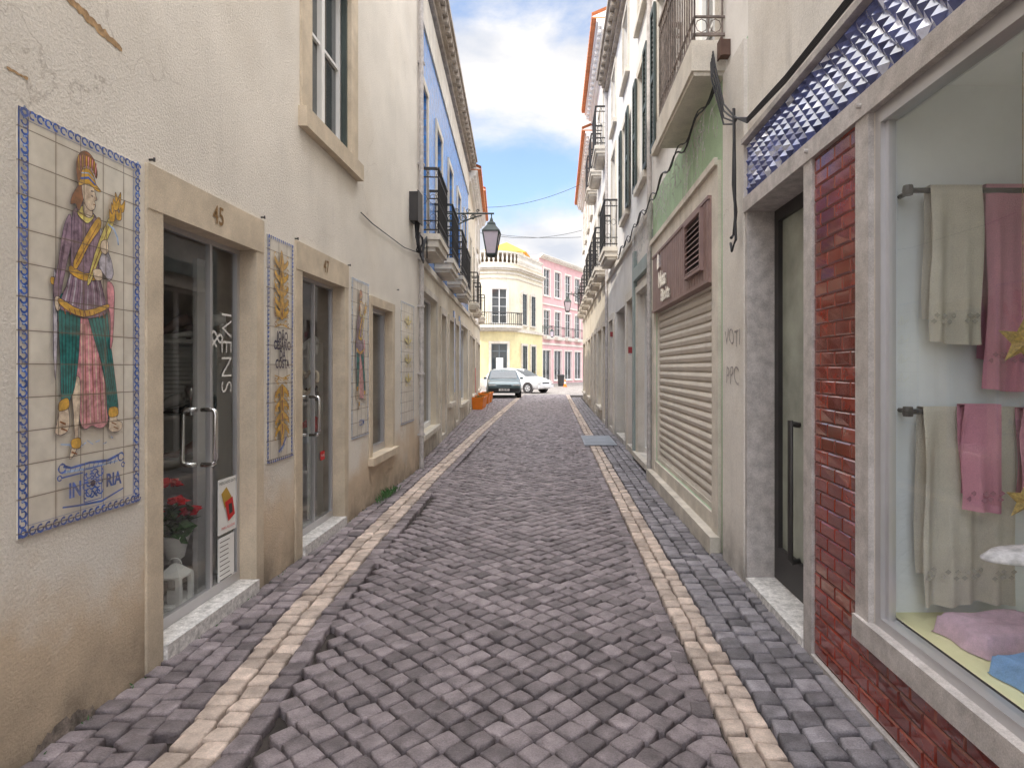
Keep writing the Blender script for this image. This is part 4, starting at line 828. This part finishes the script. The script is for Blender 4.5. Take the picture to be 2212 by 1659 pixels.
# ---------------------------------------------------------------- street lamps
def lamp(c,wx,label,s=1.0):
    root=thing('street_lamp',label,'street lamp',(wx,c[1],c[2]),group='wall mounted street lamps')
    m=MB(); sg=1 if c[0]>wx else -1; L=abs(c[0]-wx); zt=c[2]+.10*s
    m.tube([(wx,c[1],zt),(c[0]+sg*.05*s,c[1],zt)],.018*s,6); m.box(min(wx,wx+sg*.03),max(wx,wx+sg*.03),c[1]-.06,c[1]+.06,zt-.45*s,zt+.12*s)
    m.tube([(wx+sg*L*t/10,c[1],zt-.40*s+.38*s*math.sin(t/10*math.pi/2)) for t in range(9)],.014*s,6)
    for cc,rr in ((.18,.09),(.42,.075),(.62,.055)):
        m.tube([(wx+sg*(L*cc+rr*s*(1-t/26)*math.cos(t*.55)),c[1],zt-.02-rr*s+rr*s*(1-t/26)*math.sin(t*.55)) for t in range(20)],.010*s,5)
        m.tube([(wx+sg*(L*cc+.1+rr*.6*s*(1-t/22)*math.cos(t*.55)),c[1],zt+.05*s+rr*.6*s*(1-t/22)*math.sin(t*.55)) for t in range(16)],.008*s,5)
    m.tube([(c[0],c[1],zt),(c[0],c[1],c[2]-.05*s)],.012*s,6); m.done('bracket',root,['greenp'])
    m=MB(); r4=math.pi/4
    m.lathe((c[0],c[1],c[2]-.28*s),[(.24*s,0),(.245*s,.02*s),(.16*s,.10*s),(.11*s,.15*s),(.11*s,.18*s),(.05*s,.22*s),(.035*s,.27*s),(.012*s,.31*s)],4,rot=r4)
    zb=c[2]-.70*s; zt2=c[2]-.28*s
    for k in range(4):
        a=r4+k*math.pi/2; m.tube([(c[0]+.13*s*math.cos(a),c[1]+.13*s*math.sin(a),zb),(c[0]+.225*s*math.cos(a),c[1]+.225*s*math.sin(a),zt2)],.013*s,4)
    m.lathe((c[0],c[1],zb-.03*s),[(.08*s,-.03*s),(.14*s,0),(.15*s,.03*s)],4,rot=r4); m.done('lantern_frame',root,['greenp'])
    m=MB(); m.lathe((c[0],c[1],zb),[(.122*s,0),(.215*s,zt2-zb)],4,rot=r4); m.done('lamp_glass',root,['lantglass'])
    return root
lamp((-1.28,12.5,4.60),-2.30,'dark green wrought iron wall lantern on scrolled bracket',1.05)
lamp((.67,28,4.85),1.44,'dark green wall lantern at the far white house')
lamp((-.10,50,4.8),-.9,'dark wall lantern on the pale corner building',1.0)
m=MB(); m.box(.60,1.22,11.5,13.1,.02,.035)
for i in range(9): m.box(.63,1.19,11.58+i*.17,11.60+i*.17,.035,.04)
m.done('metal_ramp',None,[mat('blue_grey_metal_plate',(.36,.39,.44),.45,metal=.4,var=.2)],loc=(.9,12.3,.02),label='blue grey ribbed metal plate lying on the pavement',category='metal plate')
pl=thing('planter','orange rectangular planter with small shrubs beside the wall','planter',(-2.72,21.9,0),group='orange planters along the house fronts')
m=MB(); x,y=-2.72,21.9
P=[(.17,.28,.0),(.22,.33,.40),(.24,.35,.40),(.24,.35,.44),(.21,.32,.44),(.20,.31,.36)]
vs=[(x+a*sx,y+b*sy,z+.01) for a,b,z in P for sx,sy in((-1,-1),(1,-1),(1,1),(-1,1))]
fs=[(r_*4+k,r_*4+(k+1)%4,r_*4+4+(k+1)%4,r_*4+4+k) for r_ in range(5) for k in range(4)]+[(0,1,2,3),(20,21,22,23)]
m.add(vs,fs); m.done('pot',pl,['orange']); m=MB()
for i in range(60):
    a=R.uniform(0,6.28); leafpt((x+R.uniform(-.15,.15),y+R.uniform(-.25,.25),.38),(math.cos(a)*.6,math.sin(a)*.6,1),R.uniform(.06,.16),.02,0,m)
m.done('leaves',pl,['leaf'],recalc=False)
for q in ((-2.76,22.9,0),(-2.88,25.3,0),(-2.88,26.4,0)): dup(pl,q)
# ---------------------------------------------------------------- cars
def car(label,cx,cy,ang,paint,L,W,St,plate=None,grp='cars parked on the square'):
    root=thing('parked_car',label,'car',(cx,cy,0),group=grp); ca,sa=math.cos(ang),math.sin(ang)
    def F(f,r,z): return Vector((cx+f*ca+r*sa, cy+f*sa-r*ca, z))
    m=MB(F); vs=[];fs=[]; hw=W/2
    for (f,zb,zm,zt,wb,wt) in St:
        sec=[(.0,zb),(wb*.9,zb),(wb*1.0,zb+.12),(wb*1.0,(zb+zm)/2+.05),(wb*.985,zm),(wt,zt-.02 if zt-zm>.2 else zt-.01),(wt*.85,zt),(0,zt+.015)]
        pts=[(sec[i][0]*hw,sec[i][1]) for i in range(8)]+[(-sec[i][0]*hw,sec[i][1]) for i in range(6,0,-1)]
        vs+=[(f*L,x,z) for x,z in pts]
    K=14
    for i in range(len(St)-1):
        for k in range(K): fs.append((i*K+k,i*K+(k+1)%K,(i+1)*K+(k+1)%K,(i+1)*K+k))
    fs.append(tuple(range(K))); fs.append(tuple(range((len(St)-1)*K,len(St)*K))); m.add(vs,fs)
    m.done('body',root,[paint],smooth=True)
    def side(f,t,sgn,off=.014):
        for a,b in zip(St,St[1:]):
            if a[0]<=f<=b[0]:
                q=(f-a[0])/(b[0]-a[0]); s_=[a[i]+(b[i]-a[i])*q for i in range(6)]; break
        zm,zt,wb,wt=s_[2],s_[3],s_[4],s_[5]; return (f*L,sgn*(hw*(wb*.985+(wt-wb*.985)*t)+off),zm+(zt-.02-zm)*t)
    roof=[s_ for s_ in St if s_[3]>1.25]; fa,fb=roof[0][0],roof[-1][0]; nxt=[s_ for s_ in St if s_[0]>fb][0]; prv=[s_ for s_ in St if s_[0]<fa][-1]
    def ws(a,b,sg):
        x0=a[0]*L;x1=b[0]*L; e=.03*sg
        return [(x0+e,-hw*a[5]*.93,a[3]-.01),(x0+e,hw*a[5]*.93,a[3]-.01),(x1-e*.5+.02*sg,hw*b[5]*.93,b[3]+.035),(x1-e*.5+.02*sg,-hw*b[5]*.93,b[3]+.035)]
    g=MB(F); g.quad(*ws(roof[-1],nxt,1)); g.done('windscreen',root,['glassd'])
    g=MB(F); g.quad(*ws(roof[0],prv,-1)); g.done('rear_window',root,['glassd'])
    for sgn in(-1,1):
        mid=(fa+fb)/2
        for f0,f1,tp in ((fa+.01,mid-.012,0),(mid+.012,fb+.06,1)):
            g=MB(F); g.quad(side(f0,.08,sgn),side(f1+(.06 if tp else 0),.08,sgn),side(min(f1,fb),.88,sgn),side(f0,.88,sgn)); g.done('side_window',root,['glassd'])
        mm=MB(F); f=fb+.04; mm.box(f*L-.05,f*L+.05,sgn*hw if sgn>0 else -hw-.16,hw+.16 if sgn>0 else -hw,.92,1.03); mm.done('wing_mirror',root,[paint])
        hh=MB(F); fx=.495*L; z=St[-2][2]-.06; y0,y1=sorted((sgn*hw*.5,sgn*hw*.88)); hh.box(fx-.12,fx-.005,y0,y1,z-.07,z+.05); hh.done('headlight',root,[mat('headlight_glass',(.7,.7,.68),.1,bump=0,coat=1)])
        for f in(-.30,.315):
            wm=MB(F)
            def disc(r0,y_,z_=.3): return [(f*L+r0*math.cos(k*math.pi/12),y_,z_+r0*math.sin(k*math.pi/12)) for k in range(24)]
            yo=sgn*(hw+.012); yi=sgn*(hw-.19)
            wm.add(disc(.36,sgn*(hw+.004),.31),[tuple(range(24))],1)
            vs=disc(.27,yo)+disc(.30,sgn*(hw-.02))+disc(.30,yi); wm.add(vs,[(a_*24+k,a_*24+(k+1)%24,a_*24+24+(k+1)%24,a_*24+24+k) for a_ in range(2) for k in range(24)],0); wm.add(disc(.27,yo),[tuple(range(24))],0)
            wh=wm.done('wheel',root,['rubber','dark'],recalc=False)
            rm=MB(F); rm.add(disc(.19,yo+sgn*.006),[tuple(range(24))])
            for k in range(5):
                a_=k*2*math.pi/5; p=[(f*L+math.cos(a_+d_)*r_,yo+sgn*.008,.3+math.sin(a_+d_)*r_) for r_,d_ in ((.06,-.25),(.17,-.3),(.17,.3),(.06,.25))]; rm.add(p,[(0,1,2,3)],1)
            rm.done('rim',wh,['steel','dark'],recalc=False)
    b_=MB(F); b_.box(.495*L-.05,.5*L+.03,-hw*.9,hw*.9,.33,.50); b_.done('bumper',root,['rubber' if plate else paint])
    b_=MB(F); z=St[-2][2]-.06; b_.box(.49*L-.05,.495*L+.0,-hw*.42,hw*.42,z-.06,z+.03); b_.done('grille',root,['rubber'])
    b_=MB(F); b_.box(.5*L+.03,.5*L+.04,-.26,.26,.37,.48,0)
    if plate: b_.text(plate,.11,lambda x,y:F(.5*L+.043,x,.425+y),mi=1,offset=.003)
    b_.done('number_plate',root,['paper','rubber'])
    return root
hatch=[(-.50,.40,.70,.72,.86,.80),(-.49,.28,.82,.90,.97,.84),(-.46,.24,.86,.98,1,.84),(-.40,.22,.88,1.36,1,.76),(-.2,.22,.88,1.41,1,.78),(.03,.22,.87,1.38,1,.77),(.19,.22,.86,.94,1,.88),(.38,.24,.78,.84,.99,.88),(.47,.27,.70,.75,.95,.86),(.495,.36,.60,.63,.90,.82)]
modern=[(-.50,.40,.75,.78,.80,.72),(-.485,.28,.90,.98,.95,.8),(-.44,.22,.95,1.2,1,.76),(-.36,.20,.95,1.42,1,.74),(-.16,.20,.93,1.48,1,.76),(.04,.20,.92,1.44,1,.75),(.25,.20,.90,.99,1,.84),(.38,.22,.80,.88,.97,.82),(.46,.24,.68,.74,.88,.74),(.495,.34,.56,.6,.70,.6)]
M_['cteal']=mat('grey_teal_car_paint',(.10,.145,.16),.3,metal=.3,var=.05,bump=0,coat=.8); M_['cwhite']=mat('white_car_paint',(.72,.72,.73),.3,var=.03,bump=0,coat=.6)
car('dark grey green boxy hatchback seen from the front',-2.62,31.6,math.radians(-84),'cteal',3.9,1.72,hatch,plate='OF-25-61')
car('white hatchback parked across the end of the street',-2.15,37.0,math.radians(-32),'cwhite',4.1,1.72,modern)
# ---------------------------------------------------------------- END BUILDINGS
M_['yellow']=mat('soft_yellow_plaster',(.80,.70,.40),.9,var=.08,streak=.25,grime=.4,blotch=.4); M_['whiteb']=mat('bright_cream_plaster',(.80,.76,.68),.9,var=.06,streak=.25,blotch=.35); M_['creamu']=mat('warm_cream_plaster',(.80,.73,.57),.9,var=.06,streak=.25,blotch=.35)
M_['pink']=mat('pale_pink_plaster',(.76,.47,.47),.9,var=.08,streak=.2,blotch=.3); 
cb=thing('corner_building','rounded cream and yellow corner building with balustrade and curved balcony','building',(-4.3,50,0))
C=(-4.75,49.6); rad=2.45
arc=[(C[0]+rad*math.cos(t),C[1]+rad*math.sin(t)) for t in [math.radians(205+ i*(322-205)/14) for i in range(15)]]
foot=[(-12,50.0)]+arc+[(-.95,52.9),(-4,60),(-12,60)]
def extr(M,P,z0,z1,mi=0,cap=True):
    k=len(P); M.add([(x,y,z0) for x,y in P]+[(x,y,z1) for x,y in P],[(i,(i+1)%k,k+(i+1)%k,k+i) for i in range(k)]+([tuple(range(k)),tuple(range(k,2*k))] if cap else []),mi)
def scalep(P,d):
    out=[]; k=len(P)
    for i in range(k):
        a,b,c=P[i-1],P[i],P[(i+1)%k]; n1=(b[1]-a[1],-(b[0]-a[0])); n2=(c[1]-b[1],-(c[0]-b[0])); l1=math.hypot(*n1);l2=math.hypot(*n2)
        nx=n1[0]/l1+n2[0]/l2; ny=n1[1]/l1+n2[1]/l2; l=math.hypot(nx,ny); out.append((b[0]+nx/l*d,b[1]+ny/l*d))
    return out
m=MB(); extr(m,foot,-.03,4.5,0); extr(m,foot,4.5,9.7,1); m.done('wall',cb,['yellow','creamu'])
m=MB()
for z0,z1,d in ((0,.7,.06),(4.35,4.6,.12),(8.55,8.65,.06),(8.9,9.05,.08),(9.2,9.35,.18),(9.35,9.5,.3),(9.7,9.8,.05),(10.55,10.7,.08)): extr(m,scalep(foot,d),z0,z1)
m.done('cornice',cb,['stonew'])
m=MB()
def along(P,step):
    out=[]
    for a,b in zip(P,P[1:]):
        l=math.hypot(b[0]-a[0],b[1]-a[1]); n=max(1,int(l/step))
        for i in range(n): out.append((a[0]+(b[0]-a[0])*i/n,a[1]+(b[1]-a[1])*i/n))
    return out
for x,y in along(foot[1:17],.24): m.lathe((x,y,9.8),[(.06,0),(.05,.1),(.09,.3),(.05,.55),(.07,.75)],6)
m.done('balustrade',cb,['whiteb'])
m=MB(); extr(m,[(-5.6,51),(-2.6,51.6),(-2.2,55),(-5.6,56)],9.8,11.4); m.done('attic',cb,['creamu'])
m=MB(); P=[(-5.9,50.7),(-2.3,51.3),(-1.9,55.3),(-5.9,56.3)]; m.add([(x,y,11.4) for x,y in P]+[(-4.1,53.2,12.6)],[(0,1,4),(1,2,4),(2,3,4),(3,0,4),(0,1,2,3)]); m.done('roof',cb,[mat('ochre_roof_tiles',(.70,.34,.05),.85,var=.35,vs=6)])
def arcframe(deg,w):
    t=math.radians(deg); x=C[0]+rad*math.cos(t); y=C[1]+rad*math.sin(t); tx,ty=-math.sin(t),math.cos(t)
    return Frame(x-tx*w/2,y-ty*w/2,tx,ty,'L')
M_['dgrey']=mat('dark_window_wood',(.12,.14,.15),.6)
for deg in (282,225):
    f=arcframe(deg,1.2); window(cb,f,0,1.2,4.95,7.7,depth=-.03,sur=.18,smat='stonew',fmat='whitep',proud=.14,arch=True,rows=4); 
    f=arcframe(deg,1.25); door(cb,f,0,1.25,.25,3.4,depth=-.03,sur=.2,smat='stonew',fmat='dgrey',proud=.14)
f=arcframe(282,1.2); m=MB(f); m.box(.35,.9,.10,.115,1.3,2.3); m.text('ABERTO',.13,lambda x,y:f(.62+x,.12,2.0+y),mi=1); m.done('notice',cb,['paper','red'])
def ring(r): return [(C[0]+r*math.cos(t),C[1]+r*math.sin(t)) for t in [math.radians(240+i*(318-240)/12) for i in range(13)]]
m=MB(); o_,i_=ring(rad+.75),ring(rad-.02)
extr(m,o_+i_[::-1],4.62,4.82); extr(m,ring(rad+.55)+i_[::-1],4.45,4.62)
bo=m.done('balcony',cb,['stonew']); m=MB()
rr_=ring(rad+.7); m.tube([(x,y,5.8) for x,y in rr_],.035,5); m.tube([(x,y,4.92) for x,y in rr_],.03,5)
for x,y in along(rr_,.14): m.tube([(x,y,4.82),(x,y,5.8)],.018,4,cap=False)
for e in (0,-1):
    a,b=rr_[e],ring(rad)[e]; m.tube([(a[0],a[1],5.8),(b[0],b[1],5.8)],.03,5)
    for t in range(1,5): m.tube([(a[0]+(b[0]-a[0])*t/5,a[1]+(b[1]-a[1])*t/5,4.82),(a[0]+(b[0]-a[0])*t/5,a[1]+(b[1]-a[1])*t/5,5.8)],.018,4)
m.done('railing',bo,['iron'])
a=arc[-1]; fw=Frame(a[0],a[1],-.95-a[0],52.9-a[1],'L')
for u in (.7,2.5):
    window(cb,fw,u,u+.85,5.0,7.5,depth=-.03,sur=.16,smat='stonew',fmat='dgrey',proud=.12,arch=True,rows=4); door(cb,fw,u,u+.9,.25,3.3,depth=-.03,sur=.18,smat='stonew',fmat='greenp',proud=.12)
fp=Frame(-1.3,56.0,4.7,9.3,'L'); Lp=math.hypot(4.7,9.3)
pb=thing('pink_building','long pink building with white framed windows and ground floor shops','building',(-1.3,56,0))
ph=[(.9+i*2.35,.9+i*2.35+1.25,z0,z1,.15) for i in range(4) for z0,z1 in ((8.4,10.9),(4.6,7.0))]+[(.7+i*2.4,.7+i*2.4+1.6,.3,3.2,.2) for i in range(4)]
m=MB(fp); wall_grid(m,0,Lp,-.03,12,ph); shell(m,0,Lp,-.03,12,8); m.done('wall',pb,['pink','pink'])
for h_ in ph: window(pb,fp,*h_[:4],depth=.12,sur=.16 if h_[2]>1 else .12,smat='whiteb',fmat='whitep',rows=3 if h_[2]>1 else 1)
cornice(pb,fp,0,Lp,12.1,.4,'whiteb'); m=MB(fp); m.box(0.02,Lp-.02,0.001,.08,3.7,3.9); m.box(0.02,Lp-.02,.001,.08,7.5,7.62); m.done('string_course',pb,['whiteb'])
for i in range(4): balcony(pb,fp,.7+i*2.35,2.35+i*2.35,4.2,4.5,.45,1.0,.25,'whiteb',False)
far=thing('distant_house','plain cream house closing the side street','building',(-20,40,0))
m=MB(); m.box(-30,-16,36,60,-.03,9); m.done('wall',far,['whiteb']); m=MB(); m.lathe((-23,48,9),[(15,0),(2,4)],4,rot=math.pi/4); m.done('roof',far,['terra'])
m=MB(); x,y=.95,48.0; m.box(x-.18,x+.18,y-.18,y+.18,0,.03,0); m.lathe((x,y,.03),[(.13,0),(.09,.22)],12,0); m.lathe((x,y,.25),[(.09,0),(.065,.14)],12,1); m.lathe((x,y,.39),[(.065,0),(.025,.2)],12,0); m.done('traffic_cone',None,['orange','whitep'],loc=(x,y,0),label='orange and white traffic cone on the crossing',category='traffic cone')
m=MB(); m.lathe((.65,50,0),[(.22,0),(.24,.1),(.28,.8),(.31,.82),(.31,.9),(.2,.98)],14); m.done('litter_bin',None,['iron'],smooth=False,loc=(.65,50,0),label='dark round litter bin on the square',category='litter bin')
# ---------------------------------------------------------------- world, sun, camera
W=bpy.data.worlds.new('World'); SC.world=W; W.use_nodes=True; nt=W.node_tree; N=nt.nodes; K=nt.links; bg=N['Background']
sunv=Vector((-.60,-.42,.88)).normalized()
sky=N.new('ShaderNodeTexSky'); sky.sky_type='NISHITA'; sky.sun_disc=False; sky.sun_elevation=math.asin(sunv.z); sky.sun_rotation=math.atan2(sunv.x,sunv.y)%(2*math.pi); sky.air_density=1.0; sky.dust_density=.5; sky.ozone_density=2
tc=N.new('ShaderNodeTexCoord'); sp=N.new('ShaderNodeSeparateXYZ'); K.new(tc.outputs['Generated'],sp.inputs[0])
mp=N.new('ShaderNodeMapping'); mp.inputs['Scale'].default_value=(1.6,1.6,3.4); mp.inputs['Location'].default_value=(3.1,.4,1.15); K.new(tc.outputs['Generated'],mp.inputs[0])
nz=N.new('ShaderNodeTexNoise'); nz.inputs['Scale'].default_value=2.0; nz.inputs['Detail'].default_value=10; nz.inputs['Roughness'].default_value=.58; nz.inputs['Distortion'].default_value=.3; K.new(mp.outputs[0],nz.inputs['Vector'])
zr=N.new('ShaderNodeValToRGB'); K.new(sp.outputs[2],zr.inputs[0]); e=zr.color_ramp; e.elements[0].position=0; e.elements[0].color=(.75,.75,.75,1); e.elements[1].position=1; e.elements[1].color=(.8,.8,.8,1)
for p_,v_ in ((.20,.58),(.26,.34),(.31,.22),(.36,.40),(.46,.48),(.50,.28),(.54,.22),(.62,.8)):
    q=e.elements.new(p_); q.color=(v_,v_,v_,1)
ad=N.new('ShaderNodeMath'); ad.operation='ADD'; K.new(nz.outputs['Fac'],ad.inputs[0]); K.new(zr.outputs[0],ad.inputs[1])
rg=N.new('ShaderNodeMapRange'); rg.interpolation_type='SMOOTHSTEP'; rg.inputs[1].default_value=.66; rg.inputs[2].default_value=.98; rg.inputs[3].default_value=.06; K.new(ad.outputs[0],rg.inputs[0])
n2=N.new('ShaderNodeTexNoise'); n2.inputs['Scale'].default_value=4; n2.inputs['Detail'].default_value=8; K.new(mp.outputs[0],n2.inputs['Vector'])
cc=N.new('ShaderNodeMix'); cc.data_type='RGBA'; cc.inputs[6].default_value=(6.2,6.5,7.2,1); cc.inputs[7].default_value=(9.2,8.9,8.6,1)
n2r=N.new('ShaderNodeMapRange'); n2r.inputs[1].default_value=.35; n2r.inputs[2].default_value=.6; K.new(n2.outputs['Fac'],n2r.inputs[0]); K.new(n2r.outputs[0],cc.inputs[0])
skb=N.new('ShaderNodeVectorMath'); skb.operation='SCALE'; skb.inputs['Scale'].default_value=2.3; K.new(sky.outputs[0],skb.inputs[0])
mx=N.new('ShaderNodeMix'); mx.data_type='RGBA'; K.new(rg.outputs[0],mx.inputs[0]); K.new(skb.outputs[0],mx.inputs[6]); K.new(cc.outputs[2],mx.inputs[7])
zn=N.new('ShaderNodeMapRange'); zn.interpolation_type='SMOOTHSTEP'; zn.inputs[1].default_value=.55; zn.inputs[2].default_value=.85; zn.inputs[3].default_value=1; zn.inputs[4].default_value=4.5; K.new(sp.outputs[2],zn.inputs[0])  # sky overhead, above the view, brightened as added fill for the street
bk_=N.new('ShaderNodeMapRange'); bk_.interpolation_type='SMOOTHSTEP'; bk_.inputs[1].default_value=.1; bk_.inputs[2].default_value=-.7; bk_.inputs[3].default_value=0; bk_.inputs[4].default_value=1.2; K.new(sp.outputs[1],bk_.inputs[0])  # sky behind the camera brightened too, added fill for surfaces facing it
sm=N.new('ShaderNodeMath'); sm.operation='ADD'; K.new(zn.outputs[0],sm.inputs[0]); K.new(bk_.outputs[0],sm.inputs[1])
fin=N.new('ShaderNodeVectorMath'); fin.operation='SCALE'; K.new(mx.outputs[2],fin.inputs[0]); K.new(sm.outputs[0],fin.inputs['Scale'])
K.new(fin.outputs[0],bg.inputs[0]); bg.inputs[1].default_value=.125
sl=bpy.data.lights.new('sun','SUN'); sl.energy=3.0; sl.angle=math.radians(.5); sl.color=(1,.93,.82); so_=bpy.data.objects.new('sun',sl); so_.rotation_euler=sunv.to_track_quat('Z','Y').to_euler(); COL.objects.link(so_)
cam=bpy.data.cameras.new('camera'); co=bpy.data.objects.new('camera',cam); COL.objects.link(co); co.location=(0,0,1.5); co.rotation_euler=(math.radians(90),0,0); cam.lens=21.157; cam.sensor_width=36; cam.shift_x=-.0402; cam.shift_y=-.0156; cam.clip_start=.05; cam.clip_end=2000; SC.camera=co
SC.view_settings.view_transform='Standard'; SC.view_settings.look='None'; SC.view_settings.exposure=0
for o in bpy.data.objects:
    if 'wl' in o: del o['wl']
